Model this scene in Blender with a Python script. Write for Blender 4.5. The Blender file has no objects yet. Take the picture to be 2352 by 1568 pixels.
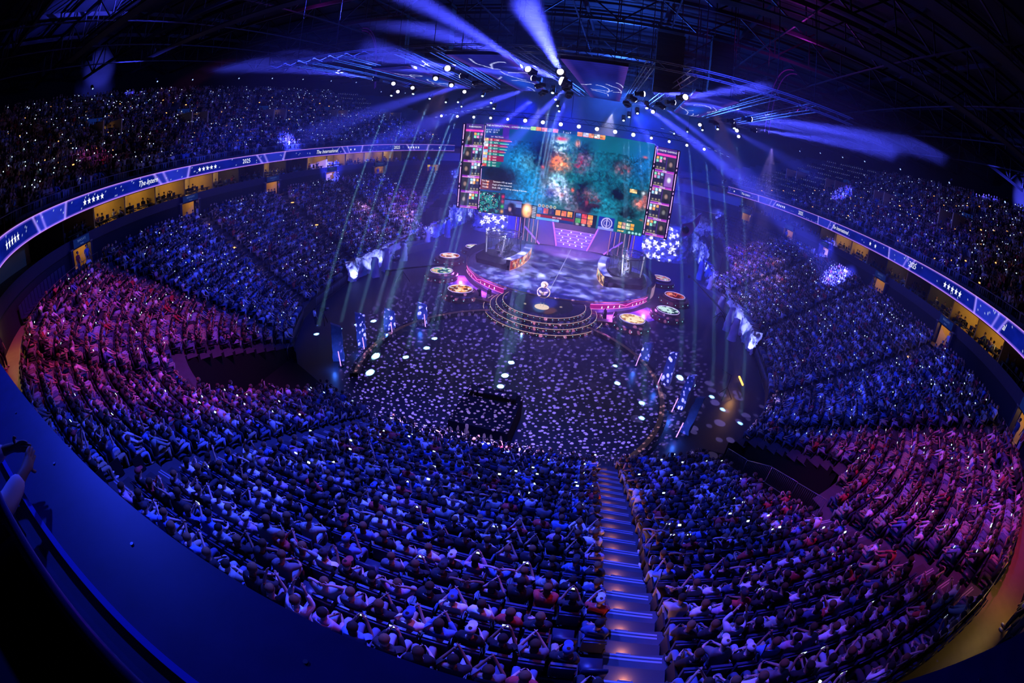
import bpy, bmesh, math, random
import numpy as np
from mathutils import Vector, Matrix, noise
from math import pi, sin, cos, radians as RAD

SC = bpy.context.scene
COL = SC.collection
random.seed(7); RNG = np.random.default_rng(7)

# ------------------------------------------------------------------ camera
CAM = Vector((5.39, -33.86, 17.0))
YAW, PITCH, ROLL = -0.18768, 0.43787, 0.10503
def camera():
    F = Vector((sin(YAW)*cos(PITCH), cos(YAW)*cos(PITCH), -sin(PITCH)))
    R = Vector((cos(YAW), -sin(YAW), 0)); U = R.cross(F)
    R2 = cos(ROLL)*R + sin(ROLL)*U; U2 = -sin(ROLL)*R + cos(ROLL)*U
    cd = bpy.data.cameras.new('camera'); co = bpy.data.objects.new('camera', cd); COL.objects.link(co)
    m = Matrix((R2, U2, -F)).transposed().to_4x4(); m.translation = CAM
    co.matrix_world = m
    cd.type = 'PANO'; cd.sensor_width = 36.0; cd.sensor_fit = 'HORIZONTAL'
    cd.clip_start = 0.02; cd.clip_end = 400
    cd.panorama_type = 'FISHEYE_EQUISOLID'
    cd.fisheye_lens = 1054.3*36/2352
    cd.fisheye_fov = pi
    SC.camera = co
camera()

# ------------------------------------------------------------------ world, exposure
SC.view_settings.view_transform = 'Standard'; SC.view_settings.look = 'None'
SC.view_settings.gamma = 1; SC.view_settings.use_curve_mapping = False
SC.view_settings.exposure = 0.0
W = bpy.data.worlds.new('World'); SC.world = W; W.use_nodes = True
W.node_tree.nodes['Background'].inputs[0].default_value = (0.02, 0.03, 0.2, 1)
W.node_tree.nodes['Background'].inputs[1].default_value = 0.012
cy = SC.cycles
cy.max_bounces = 3; cy.diffuse_bounces = 1; cy.glossy_bounces = 2; cy.transmission_bounces = 3
cy.volume_bounces = 0; cy.transparent_max_bounces = 8
cy.caustics_reflective = False; cy.caustics_refractive = False
cy.sample_clamp_indirect = 0.5

def aim(o, tgt):
    d = (Vector(tgt) - o.location).normalized()
    o.rotation_euler = d.to_track_quat('-Z', 'Y').to_euler()
def lamp(name, kind, loc, col, watts, tgt=None, cone=None, blend=0.3, size=0.1, parent=None):
    ld = bpy.data.lights.new(name, kind); o = bpy.data.objects.new(name, ld); COL.objects.link(o)
    o.location = loc; ld.color = col; ld.energy = watts
    if kind == 'SPOT':
        ld.spot_size = RAD(cone); ld.spot_blend = blend; ld.shadow_soft_size = size
    elif kind == 'POINT': ld.shadow_soft_size = size
    elif kind == 'AREA': ld.size = size
    if tgt is not None: aim(o, tgt)
    return o
RIGZ = 21.6

# ------------------------------------------------------------------ helpers
def V(*a): return Vector(a)
def link(name, me, mat=None, parent=None, kind=None):
    o = bpy.data.objects.new(name, me); COL.objects.link(o)
    if mat is not None and len(me.materials) == 0:
        for m in (mat if isinstance(mat, (list, tuple)) else [mat]): me.materials.append(m)
    if parent is not None: o.parent = parent
    if kind: o['kind'] = kind
    return o
def tag(o, label, cat, group=None, kind=None):
    o['label'] = label; o['category'] = cat
    if group: o['group'] = group
    if kind: o['kind'] = kind
    return o
def thing(name, label, cat, loc=(0, 0, 0), rz=0, group=None):
    o = bpy.data.objects.new(name, None); COL.objects.link(o); o.empty_display_size = .1
    o.location = loc; o.rotation_euler = (0, 0, rz)
    return tag(o, label, cat, group)
def copy_tree(o, parent=None):
    c = o.copy(); COL.objects.link(c); c.parent = parent
    for ch in o.children: copy_tree(ch, c)
    return c
class MB:
    """collects boxes, tubes, lathes, strips into ONE mesh"""
    def __init__(s): s.v = []; s.f = []; s.mi = []; s.sm = []; s.cut = []
    def add(s, vs, fs, m=0, smooth=False):
        k = len(s.v); s.cut.append((k, len(s.f))); s.v += [tuple(p) for p in vs]
        for f in fs: s.f.append(tuple(k+i for i in f)); s.mi.append(m); s.sm.append(smooth)
    def box(s, c, d, m=0, rz=0, M=None, taper=1.0):
        x, y, z = d[0]/2, d[1]/2, d[2]/2; P = []
        for k, (i, j) in ((-1, (0, 0)), (1, (0, 0))):
            t = 1 if k < 0 else taper
            for a, b in ((-1, -1), (1, -1), (1, 1), (-1, 1)): P.append(V(a*x*t, b*y*t, k*z))
        if M is not None: P = [M @ p for p in P]
        if rz: R = Matrix.Rotation(rz, 3, 'Z'); P = [R @ p for p in P]
        P = [p + V(*c) for p in P]
        s.add(P, [(3, 2, 1, 0), (4, 5, 6, 7), (0, 1, 5, 4), (1, 2, 6, 5), (2, 3, 7, 6), (3, 0, 4, 7)], m); return s
    def tube(s, pts, r, n=6, m=0, caps=True, closed=False, smooth=True):
        pts = [V(*p) for p in pts]; L = len(pts); rings = []; up = None
        for i, p in enumerate(pts):
            if closed: t = pts[(i+1) % L] - pts[i-1]
            else: t = pts[min(i+1, L-1)] - pts[max(i-1, 0)]
            if t.length < 1e-9: t = V(0, 0, 1)
            t.normalize()
            if up is None: up = V(0, 0, 1) if abs(t.z) < .9 else V(1, 0, 0)
            a = t.cross(up)
            if a.length < 1e-4: a = t.cross(V(0, 1, .1))
            a.normalize(); b = a.cross(t); up = b
            rr = r[i] if isinstance(r, (list, tuple)) else r
            rings.append([p + (a*cos(2*pi*j/n) + b*sin(2*pi*j/n))*rr for j in range(n)])
        vs = [q for R in rings for q in R]; fs = []
        for i in range(L if closed else L-1):
            for j in range(n):
                k = (i+1) % L
                fs.append((i*n+j, i*n+(j+1) % n, k*n+(j+1) % n, k*n+j))
        if caps and not closed: fs += [tuple(range(n))[::-1], tuple((L-1)*n+j for j in range(n))]
        s.add(vs, fs, m, smooth); return s
    def bar(s, a, b, w, h=None, m=0):
        a, b = V(*a), V(*b); t = (b-a).normalized(); up = V(0, 0, 1) if abs(t.z) < .99 else V(0, 1, 0)
        x = t.cross(up).normalized()*w/2; y = x.cross(t).normalized()*(h or w)/2
        P = [a-x-y, a+x-y, a+x+y, a-x+y, b-x-y, b+x-y, b+x+y, b-x+y]
        s.add(P, [(0, 1, 2, 3), (7, 6, 5, 4), (0, 4, 5, 1), (1, 5, 6, 2), (2, 6, 7, 3), (3, 7, 4, 0)], m); return s
    def lathe(s, prof, c=(0, 0, 0), n=48, m=0, smooth=False, a0=0, a1=2*pi, sx=1, sy=1):
        full = abs(a1-a0-2*pi) < 1e-6; k = n if full else n+1; vs = []
        for r, z in prof:
            for j in range(k):
                a = a0+(a1-a0)*j/n; vs.append((c[0]+sx*r*cos(a), c[1]+sy*r*sin(a), c[2]+z))
        fs = []
        for i in range(len(prof)-1):
            for j in range(n):
                j2 = (j+1) % k; fs.append((i*k+j, i*k+j2, (i+1)*k+j2, (i+1)*k+j))
        s.add(vs, fs, m, smooth); return s
    def disc(s, c, r, n=48, m=0, sx=1, sy=1):
        s.add([(c[0]+sx*r*cos(2*pi*j/n), c[1]+sy*r*sin(2*pi*j/n), c[2]) for j in range(n)], [tuple(range(n))], m); return s
    def quad(s, a, b, c, d, m=0): s.add([a, b, c, d], [(0, 1, 2, 3)], m); return s
    def sphere(s, c, r, n=10, m=0, sz=1.0, smooth=True, sy=1.0):
        prof = [(max(1e-4, r*sin(pi*i/(n//2))), -r*sz*cos(pi*i/(n//2))) for i in range(n//2+1)]
        s.lathe(prof, c, n, m, smooth, sy=sy); return s
    def build_each(s, name, mat=None, parent=None):
        s.cut.append((len(s.v), len(s.f)))
        for (a, fa), (b, fb) in zip(s.cut[:-1], s.cut[1:]):
            me = bpy.data.meshes.new(name); me.from_pydata(s.v[a:b], [], [tuple(i-a for i in f) for f in s.f[fa:fb]]); me.polygons.foreach_set('use_smooth', s.sm[fa:fb]); me.update(); link(name, me, mat, parent)
    def build(s, name, mat=None, parent=None, kind=None):
        me = bpy.data.meshes.new(name); me.from_pydata(s.v, [], s.f)
        me.polygons.foreach_set('material_index', s.mi); me.polygons.foreach_set('use_smooth', s.sm)
        me.update(); return link(name, me, mat, parent, kind)

def mat(name, col, rough=.6, metal=0, spec=.5, emit=None, es=0, var=0, vs=3.0, bump=0, bs=20):
    m = bpy.data.materials.new(name); m.use_nodes = True; nt = m.node_tree; b = nt.nodes['Principled BSDF']
    b.inputs['Base Color'].default_value = (*col, 1); b.inputs['Roughness'].default_value = rough
    b.inputs['Metallic'].default_value = metal; b.inputs['Specular IOR Level'].default_value = spec
    if emit: b.inputs['Emission Color'].default_value = (*emit, 1); b.inputs['Emission Strength'].default_value = es
    if var or bump:
        tc = nt.nodes.new('ShaderNodeTexCoord'); n = nt.nodes.new('ShaderNodeTexNoise'); n.inputs['Scale'].default_value = vs
        n.inputs['Detail'].default_value = 5; nt.links.new(tc.outputs['Object'], n.inputs['Vector'])
        if var:
            mx = nt.nodes.new('ShaderNodeMix'); mx.data_type = 'RGBA'
            mx.inputs[6].default_value = tuple(c*(1-var) for c in col)+(1,); mx.inputs[7].default_value = tuple(min(1, c*(1+var)) for c in col)+(1,)
            nt.links.new(n.outputs['Fac'], mx.inputs[0]); nt.links.new(mx.outputs[2], b.inputs['Base Color'])
        if bump:
            n2 = nt.nodes.new('ShaderNodeTexNoise'); n2.inputs['Scale'].default_value = bs; nt.links.new(tc.outputs['Object'], n2.inputs['Vector'])
            bp = nt.nodes.new('ShaderNodeBump'); bp.inputs['Strength'].default_value = bump; nt.links.new(n2.outputs['Fac'], bp.inputs['Height'])
            nt.links.new(bp.outputs['Normal'], b.inputs['Normal'])
    return m
def emi(name, col, s):
    m = bpy.data.materials.new(name); m.use_nodes = True; nt = m.node_tree; nt.nodes.clear()
    o = nt.nodes.new('ShaderNodeOutputMaterial'); e = nt.nodes.new('ShaderNodeEmission')
    e.inputs[0].default_value = (*col, 1); e.inputs[1].default_value = s; nt.links.new(e.outputs[0], o.inputs[0]); m.cycles.emission_sampling = 'NONE'; return m
def attr_emi(name, s, attr='paint'):
    m = bpy.data.materials.new(name); m.use_nodes = True; nt = m.node_tree; nt.nodes.clear()
    o = nt.nodes.new('ShaderNodeOutputMaterial'); e = nt.nodes.new('ShaderNodeEmission'); a = nt.nodes.new('ShaderNodeAttribute')
    a.attribute_name = attr; e.inputs[1].default_value = s
    nt.links.new(a.outputs['Color'], e.inputs[0]); nt.links.new(e.outputs[0], o.inputs[0]); m.cycles.emission_sampling = 'NONE'; return m
def attr_mat(name, rough=.8, attr='paint'):
    m = mat(name, (.5, .5, .5), rough); nt = m.node_tree; a = nt.nodes.new('ShaderNodeAttribute'); a.attribute_name = attr
    nt.links.new(a.outputs['Color'], nt.nodes['Principled BSDF'].inputs['Base Color']); return m
def objcol_mat(name, rough=.8):
    m = mat(name, (.5, .5, .5), rough); nt = m.node_tree; a = nt.nodes.new('ShaderNodeObjectInfo')
    nt.links.new(a.outputs['Color'], nt.nodes['Principled BSDF'].inputs['Base Color']); return m

M = dict(
    concrete=mat('concrete_steps', (.055, .055, .07), .8, var=.3),
    floor=mat('event_floor_covering', (.03, .032, .05), .42, var=.35, vs=.4),
    dark=mat('black_cladding', (.008, .008, .012), .7), darker=mat('black_drape', (.004, .004, .005), .95),
    navy=mat('dark_blue_panel', (.012, .016, .05), .45), wall=mat('dark_blue_wall_paint', (.007, .008, .02), .85),
    steel=mat('grey_steel', (.28, .29, .32), .35, .8), blacksteel=mat('black_steel', (.02, .02, .025), .45, .5),
    chrome=mat('polished_metal', (.75, .75, .78), .18, 1), seat=mat('dark_seat_plastic', (.012, .018, .05), .45),
    seatedge=mat('seat_shell', (.03, .04, .09), .3), yellow=mat('ochre_wall_paint', (.62, .42, .16), .8, var=.15),
    cream=mat('cream_room_wall', (.72, .58, .36), .8), rock=mat('scenic_rock', (.42, .42, .5), .9, var=.45, vs=1.2, bump=.5, bs=5),
    crystal=mat('scenic_blue_stone', (.16, .25, .55), .6, var=.5, vs=3, bump=.6, bs=9), roof=mat('corrugated_roof_deck', (.03, .035, .05), .6),
    truss=mat('roof_steelwork', (.035, .035, .05), .5, .3), wood=mat('dark_timber', (.10, .05, .02), .5),
    gold=mat('gold_trim', (.6, .42, .16), .3, .9), white=mat('white_plastic', (.75, .75, .78), .5), glassd=mat('smoked_glass', (.02, .03, .06), .08, spec=.8),
    pink=mat('lilac_scenic_paint', (.45, .25, .6), .6), magtrim=emi('magenta_light_strip', (1, .03, .55), 1.5), lilac=emi('lilac_light_strip', (.75, .45, 1), 1.6),
    bulb=emi('stage_bulb', (.75, .75, 1), 4), lens=emi('lamp_lens', (.72, .70, 1), 5), lens2=emi('pale_lamp_lens', (.6, .85, 1), 2.5),
    lensd=emi('dim_lamp_lens', (.35, .5, 1), 1.6), stepl=emi('warm_step_lamp', (1, .42, .12), 2.5), phone=emi('phone_glow', (.62, .8, 1), 1.6),
    whitetext=emi('white_lettering', (.9, .93, 1), 1.3), orangel=emi('orange_strip_lamp', (1, .45, .08), 3), cyandot=emi('cyan_step_dot', (.3, .8, 1), 1.6),
    yellowsign=emi('yellow_sign', (1, .62, .12), .9), green=emi('green_exit_sign', (.35, 1, .15), 1.6), black=mat('sign_lettering_black', (.01, .01, .01), .7),
    warmp=emi('warm_ceiling_lamp', (1, .6, .2), 3), tv=emi('suite_tv', (.05, .6, .65), 1.0), bluesign=emi('blue_sign_face', (.01, .035, .28), .35),
    tubep=emi('violet_tube_lamp', (.45, .2, 1), 3), step_nose=mat('pale_step_nosing', (.36, .36, .42), .5))

FONT = {}
def text_mesh(s, size, align='CENTER', depth=0.0, shear=0.0):
    key = (s, round(size, 4), align, depth, shear)
    if key in FONT: return FONT[key]
    cu = bpy.data.curves.new('lettering', 'FONT'); cu.body = s; cu.size = size; cu.align_x = align; cu.align_y = 'CENTER'
    cu.extrude = depth; cu.shear = shear; cu.resolution_u = 2
    o = bpy.data.objects.new('lettering', cu); COL.objects.link(o)
    dg = bpy.context.evaluated_depsgraph_get(); ev = o.evaluated_get(dg)
    me = bpy.data.meshes.new_from_object(ev)
    bpy.data.objects.remove(o); bpy.data.curves.remove(cu)
    FONT[key] = me; return me
def put_text(s, size, m, M4, parent=None, name='lettering', align='CENTER', shear=0.0, depth=0.0):
    me = text_mesh(s, size, align, depth, shear).copy(); me.transform(M4); me.materials.clear()
    return link(name, me, m, parent)
def frame_m(o, x, y):   # 4x4 with local x along x, y along y
    x = V(*x).normalized(); y = V(*y).normalized(); z = x.cross(y)
    m = Matrix((x, y, z)).transposed().to_4x4(); m.translation = V(*o); return m

def paint_grid(name, arr, corner, m, parent=None):
    """a screen: a fine grid of points, each with the colour it shows; corner(u,v) gives the place"""
    h, w, _ = arr.shape
    U, Vv = np.meshgrid((np.arange(w)+.0)/(w-1), (np.arange(h)+.0)/(h-1))
    co = corner(U, Vv).reshape(-1, 3)
    i = np.arange(h*w).reshape(h, w); q = np.stack([i[:-1, :-1], i[1:, :-1], i[1:, 1:], i[:-1, 1:]], -1).reshape(-1, 4)
    me = np_mesh(name, co, q); a = me.color_attributes.new('paint', 'FLOAT_COLOR', 'POINT')
    c = np.ones((h*w, 4), np.float32); c[:, :3] = np.clip(arr.reshape(-1, 3), 0, None); a.data.foreach_set('color', c.ravel())
    return link(name, me, m, parent)
def np_mesh(name, co, faces, smooth=False, mi=None):
    me = bpy.data.meshes.new(name); co = np.asarray(co, np.float32); faces = np.asarray(faces, np.int32); k = faces.shape[1]
    me.vertices.add(len(co)); me.vertices.foreach_set('co', co.ravel())
    me.loops.add(faces.size); me.loops.foreach_set('vertex_index', faces.ravel())
    me.polygons.add(len(faces)); me.polygons.foreach_set('loop_start', np.arange(0, faces.size, k, dtype=np.int32))
    me.polygons.foreach_set('loop_total', np.full(len(faces), k, np.int32))
    if mi is not None: me.polygons.foreach_set('material_index', np.asarray(mi, np.int32))
    if smooth: me.polygons.foreach_set('use_smooth', np.ones(len(faces), bool))
    me.update(calc_edges=True); return me
def fbm(h, w, cells, seed, oct=4, asp=1.0):
    r = np.random.default_rng(seed); out = np.zeros((h, w)); amp = 1; tot = 0
    for k in range(oct):
        n1 = max(2, int(cells*2**k)); n2 = max(2, int(cells*asp*2**k)); g = r.random((n1+1, n2+1))
        y = np.linspace(0, n1-1e-6, h); x = np.linspace(0, n2-1e-6, w); yi = y.astype(int); xi = x.astype(int)
        fy = (y-yi)[:, None]; fx = (x-xi)[None]; fy = fy*fy*(3-2*fy); fx = fx*fx*(3-2*fx)
        out += amp*((g[yi][:, xi]*(1-fx)+g[yi][:, xi+1]*fx)*(1-fy)+(g[yi+1][:, xi]*(1-fx)+g[yi+1][:, xi+1]*fx)*fy); tot += amp; amp *= .5
    return out/tot
def ordinal(n):
    w = ['first', 'second', 'third', 'fourth', 'fifth', 'sixth', 'seventh', 'eighth', 'ninth', 'tenth']
    return w[n-1] if 1 <= n <= 10 else '%d%s' % (n, 'th' if 10 <= n % 100 <= 20 else {1: 'st', 2: 'nd', 3: 'rd'}.get(n % 10, 'th'))

CAMB = SC.camera.matrix_world.to_3x3()
def pix(P):
    """where a world point falls in the frame and how far it is (for choosing which repeats show largest)"""
    d = CAMB.transposed() @ (V(*P) - CAM); L = d.length; d /= L; th = math.acos(max(-1, min(1, -d.z))); r = 2*1054.3*sin(th/2); h = math.hypot(d.x, d.y)+1e-9
    return 1176+r*d.x/h, 784-r*d.y/h, L
def inframe(P, pad=30):
    x, y, L = pix(P); return -pad < x < 2352+pad and -pad < y < 1568+pad

# ------------------------------------------------------------------ the bowl's plan
Y0 = 12.5
def sup(hx, hy, n, phi):   # superellipse point, phi from the rear middle (0) round to the stage end (+-pi)
    c, s = cos(phi-pi/2), sin(phi-pi/2)
    return V(hx*math.copysign(abs(c)**(2/n), c), Y0+hy*math.copysign(abs(s)**(2/n), s), 0)
class Ring:
    """arc-length sampled superellipse: at(s) with s in metres from the rear middle, + to the right side"""
    def __init__(s, hx, hy, n, N=1200):
        ph = np.linspace(-pi, pi, N*4+1); c = np.cos(ph-pi/2); q = np.sin(ph-pi/2)
        s.p = np.stack([hx*np.sign(c)*np.abs(c)**(2/n), Y0+hy*np.sign(q)*np.abs(q)**(2/n)], 1)
        L = np.r_[0, np.cumsum(np.hypot(*np.diff(s.p, axis=0).T))]; s.L = L-np.interp(0, ph, L); s.half = s.L[-1]
    def at(s, a, z=0): return V(float(np.interp(a, s.L, s.p[:, 0])), float(np.interp(a, s.L, s.p[:, 1])), z)
    def xy(s, a): return np.stack([np.interp(a, s.L, s.p[:, 0]), np.interp(a, s.L, s.p[:, 1])], -1)
    def inward(s, a):
        t = s.at(a+.3)-s.at(a-.3); return V(-t.y, t.x, 0).normalized()
    def near(s, x, y):
        return float(s.L[np.hypot(s.p[:, 0]-x, s.p[:, 1]-y).argmin()])
NR = 21; NQ = 19
def low_ring(t): return Ring(22.9+11.3*t, 27+16*t, 2.5+.25*t)
def up_ring(t): return Ring(34.8+18.2*t, 46+17*t, 2.86)
LOW = [low_ring(i/NQ) for i in range(NR+1)]
def low_z(i): return 1.0+8.0*i/NQ
TOPZ = 9.6
NU = 20
UP = [up_ring(i/NU) for i in range(NU+1)]
def up_z(i): return 15.6+10.8*i/NU
# stairways between blocks: (x0,y0,x1,y1)
AISLES = [(7.6, -13.0, 7.65, -31.5), (-5.6, -13.0, -5.3, -31.5), (16.0, -21.6, 18.6, -30.5), (-13.6, -21.8, -17.0, -30.5),
          (22.0, -2.4, 36, -5.2), (-22.0, -1.0, -36, -3.0), (22, 11.7, 37, 11.4), (-22, 11.7, -37, 11.4), (22, 24.8, 37, 25.2), (-22, 24.8, -37, 25.2),
          (19.4, -8.8, 31.5, -20), (-19.4, -8.8, -31.5, -20)]
def aisle_d(x, y):
    b = 9
    for x0, y0, x1, y1 in AISLES:
        dx, dy = x1-x0, y1-y0; t = max(0, min(1, ((x-x0)*dx+(y-y0)*dy)/(dx*dx+dy*dy))); b = min(b, math.hypot(x-x0-t*dx, y-y0-t*dy))
    return b
PITS = [[(14.0, -9.0), (14.2, -12.6), (16.0, -21.0), (19.8, -16.6), (17.2, -9.5)], [(-14.2, -8.5), (-13.4, -11.5), (-16.6, -19.8), (-12.0, -21.6), (-10.6, -15.2), (-11.0, -11)]]
PITS[1] = [(-17.0, -8.8), (-16.8, -19.6), (-12.2, -21.4), (-10.8, -15.2), (-12.4, -11.0)]
def in_pit(x, y, pad=0):
    for P in PITS:
        ins = False; n = len(P)
        for i in range(n):
            (x1, y1), (x2, y2) = P[i], P[(i+1) % n]
            if (y1 > y) != (y2 > y) and x < (x2-x1)*(y-y1)/(y2-y1)+x1: ins = not ins
        if ins: return True
        if pad:
            for i in range(n):
                (x1, y1), (x2, y2) = P[i], P[(i+1) % n]; dx, dy = x2-x1, y2-y1
                t = max(0, min(1, ((x-x1)*dx+(y-y1)*dy)/(dx*dx+dy*dy)))
                if math.hypot(x-x1-t*dx, y-y1-t*dy) < pad: return True
    return False
def bowl_h(x, y):
    lo, hi = -.3, 1.3
    for _ in range(24):
        m = (lo+hi)/2; n = 2.5+.25*m
        if abs(x/(22.9+11.3*m))**n+abs((y-Y0)/(27+16*m))**n > 1: lo = m
        else: hi = m
    return 0 if m <= 0 else 1+8*min(NR-1, int(m*NQ))/NQ

# ------------------------------------------------------------------ the setting: floor, seating terraces, walls, roof
fl = MB(); fl.quad((-46, -36, 0), (46, -36, 0), (46, 66, 0), (-46, 66, 0)); fl.build('floor', M['floor'], kind='structure')

def terraces():
    K = 760; f = np.linspace(-1, 1, K); mb_v = []; faces = []; mi = []
    R = [r.xy(f*r.half) for r in LOW]
    def strip(A, za, B, zb, m, i):
        k = len(mb_v)
        for a, b in zip(A, B): mb_v.append((a[0], a[1], za)); mb_v.append((b[0], b[1], zb))
        for j in range(K-1):
            cx = (A[j][0]+B[j+1][0])/2; cyy = (A[j][1]+B[j+1][1])/2
            if in_pit(cx, cyy) or (cyy > 30 and abs(cx) < 24.3): continue
            faces.append((k+2*j, k+2*j+2, k+2*j+3, k+2*j+1)); mi.append(m)
    for i in range(NR):
        strip(R[i], 0 if i == 0 else low_z(i-1), R[i], low_z(i), 0, i)
        strip(R[i], low_z(i), R[i+1], low_z(i), 0, i)
    me = np_mesh('lower_seating_terrace', mb_v, faces)
    link('lower_seating_terrace', me, M['concrete'], kind='structure')
    # walkway above the top row
    w = MB(); a = R[NR]; o = Ring(36.7, 46.4, 2.78); b = o.xy(f*o.half)
    for j in range(K-1): w.quad((*a[j], TOPZ), (*a[j+1], TOPZ), (*b[j+1], TOPZ), (*b[j], TOPZ))
    w.build('top_walkway', mat('walkway_vinyl', (.26, .19, .11), .5, var=.2), kind='structure')
    # upper tier
    v = []; fc = []
    RU = [r.xy(f*r.half) for r in UP]
    for i in range(NU):
        for A, za, B, zb in ((RU[i], up_z(i)-.54 if i else 15.2, RU[i], up_z(i)), (RU[i], up_z(i), RU[i+1], up_z(i))):
            k = len(v)
            for p, q in zip(A, B): v.append((p[0], p[1], za)); v.append((q[0], q[1], zb))
            for j in range(K-1):
                c = (A[j]+B[j])/2
                if c[1] > 57 or (c[1] < -31.5): continue
                if c[1] < -20 and abs(c[0]) < 24: continue
                fc.append((k+2*j, k+2*j+2, k+2*j+3, k+2*j+1))
    link('upper_seating_terrace', np_mesh('upper_seating_terrace', v, fc), M['concrete'], kind='structure')
terraces()
for s in (-1, 1): MB().box((s*24.4, 48.5, 2.0), (.2, 20, 4.0)).build('wall_stage_end', M['darker'], kind='structure')
# walls of the two vehicle passages
for P in PITS:
    w = MB(); n = len(P)
    for i in range(n):
        (x0, y0), (x1, y1) = P[i], P[(i+1) % n]; L = math.hypot(x1-x0, y1-y0); s = max(2, int(L/.35))
        for k in range(s):
            a = (x0+(x1-x0)*k/s, y0+(y1-y0)*k/s); b = (x0+(x1-x0)*(k+1)/s, y0+(y1-y0)*(k+1)/s)
            h0, h1 = bowl_h(*a), bowl_h(*b)
            if max(h0, h1) > .2: w.quad((*a, 0), (*b, 0), (*b, max(h0, h1)), (*a, max(h0, h1)))
    w.build('wall_passage', M['darker'], kind='structure')
    fb = MB(); fb.add([(x, y, .02) for x, y in P], [tuple(range(n))]); fb.build('passage_floor', M['darker'], kind='structure')

RW = Ring(36.6, 46.3, 2.78)      # wall behind the walkway
GATES = [(RW.near(x, y), sgn) for x, y, sgn in ((-31.6, -20.2, -1), (-36.4, -3.6, -1), (-36.9, 11.2, -1), (-37, 24.6, -1), (-36, 37, -1), (-31, 49.5, -1),
          (35.5, -4.4, 1), (36.8, 9.8, 1), (36.5, 25.4, 1), (34.9, 36.4, 1), (30.4, 47.8, 1), (31.6, -20.2, 1))]
def ring_wall():
    w = MB(); N = 420; L = RW.half
    gs = [g for g, _ in GATES]
    for j in range(N):
        a = -L+2*L*j/N; b = a+2*L/N; m = (a+b)/2
        if any(abs(m-g) < 1.25 for g in gs):
            w.quad((*RW.at(a)[:2], 11.4), (*RW.at(b)[:2], 11.4), (*RW.at(b)[:2], 11.6), (*RW.at(a)[:2], 11.6)); continue
        w.quad((*RW.at(a)[:2], TOPZ), (*RW.at(b)[:2], TOPZ), (*RW.at(b)[:2], 11.6), (*RW.at(a)[:2], 11.6))
    w.build('wall_bowl', M['wall'], kind='structure')
ring_wall()
def names_side(s): return 'left' if s < 0 else 'right'
GN = {-1: 0, 1: 0}
for g, sd in GATES:
    p = RW.at(g, TOPZ-.05); n = RW.inward(g); rz = math.atan2(n.y, n.x)-pi/2; GN[sd] += 1
    w = MB()   # recess: local +y points into the bowl
    w.box((0, -2.6, .95), (2.6, .1, 1.9)); w.box((-1.3, -1.3, .95), (.1, 2.6, 1.9)); w.box((1.3, -1.3, .95), (.1, 2.6, 1.9)); w.box((0, -1.3, 1.92), (2.7, 2.7, .08)); w.box((0, -1.3, 0.0), (2.7, 2.7, .06))
    o = w.build('wall_gateway', M['yellow'], kind='structure'); o.location = p; o.rotation_euler = (0, 0, rz)
    nm = ordinal(GN[sd]); posn = 'left' if sd < 0 else 'right'
    k = thing('gate_sign', 'dark blue sign box over the %s lit gateway on the %s wall' % (nm, posn), 'sign', p, rz)
    MB().box((0, .32, 2.3), (2.5, .3, .72)).build('sign_box', M['navy'], k); MB().box((0, .48, 2.3), (2.4, .02, .62)).build('sign_face', M['bluesign'], k)
    bt = emi('dim_blue_lettering', (.12, .2, .6), .6) if 'dimb' not in M else M['dimb']; M['dimb'] = bt
    put_text('BARCLAYS', .26, bt, frame_m((0, .5, 2.4), (-1, 0, 0), (0, 0, 1)), k); put_text('Arena', .2, bt, frame_m((0, .5, 2.12), (-1, 0, 0), (0, 0, 1)), k)
    if g < 34*sd or True:
        y = thing('number_sign', 'small yellow block number sign inside the %s lit gateway on the %s' % (nm, posn), 'sign', p, rz)
        MB().box((0, -1.9, 1.45), (1.15, .08, .42)).build('sign_plate', M['yellowsign'], y)
        put_text('0 0 0', .34, M['black'], frame_m((0, -1.85, 1.44), (-1, 0, 0), (0, 0, 1)), y)
    for sx in (-1, 1):
        t = thing('gate_post', 'dark blue post on the %s side of the %s gateway on the %s wall' % ('near' if sx*sd > 0 else 'far', nm, posn), 'post', p, rz)
        MB().box((sx*1.5, .2, .95), (.3, .5, 1.9)).build('post_shaft', M['navy'], t); MB().box((sx*1.5, .2, 1.95), (.36, .56, .1)).build('post_cap', M['steel'], t)

# suites behind the wall: floor, parapet, back wall, ceiling, partitions
RB = Ring(40.4, 50.2, 2.78); RPp = Ring(36.5, 46.2, 2.78)
def suites():
    N = 300; L = 1.0; fz = np.linspace(-1, 1, N+1)
    A = RPp.xy(fz*RPp.half); B = RB.xy(fz*RB.half)
    fl_, bk, ce, pa = MB(), MB(), MB(), MB()
    for j in range(N):
        a, b, c, d = A[j], A[j+1], B[j+1], B[j]
        fl_.quad((*a, 11.45), (*b, 11.45), (*c, 11.45), (*d, 11.45)); bk.quad((*d, 11.45), (*c, 11.45), (*c, 14.75), (*d, 14.75)); ce.quad((*a, 14.75), (*b, 14.75), (*c, 14.75), (*d, 14.75))
        pa.quad((*a, 11.35), (*b, 11.35), (*b, 12.2), (*a, 12.2))
    fl_.build('suite_floor', M['wood'], kind='structure'); bk.build('wall_suites', M['cream'], kind='structure'); ce.build('suite_ceiling', M['dark'], kind='structure'); pa.build('wall_suite_parapet', M['navy'], kind='structure')
suites()
SUITE = []
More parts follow.
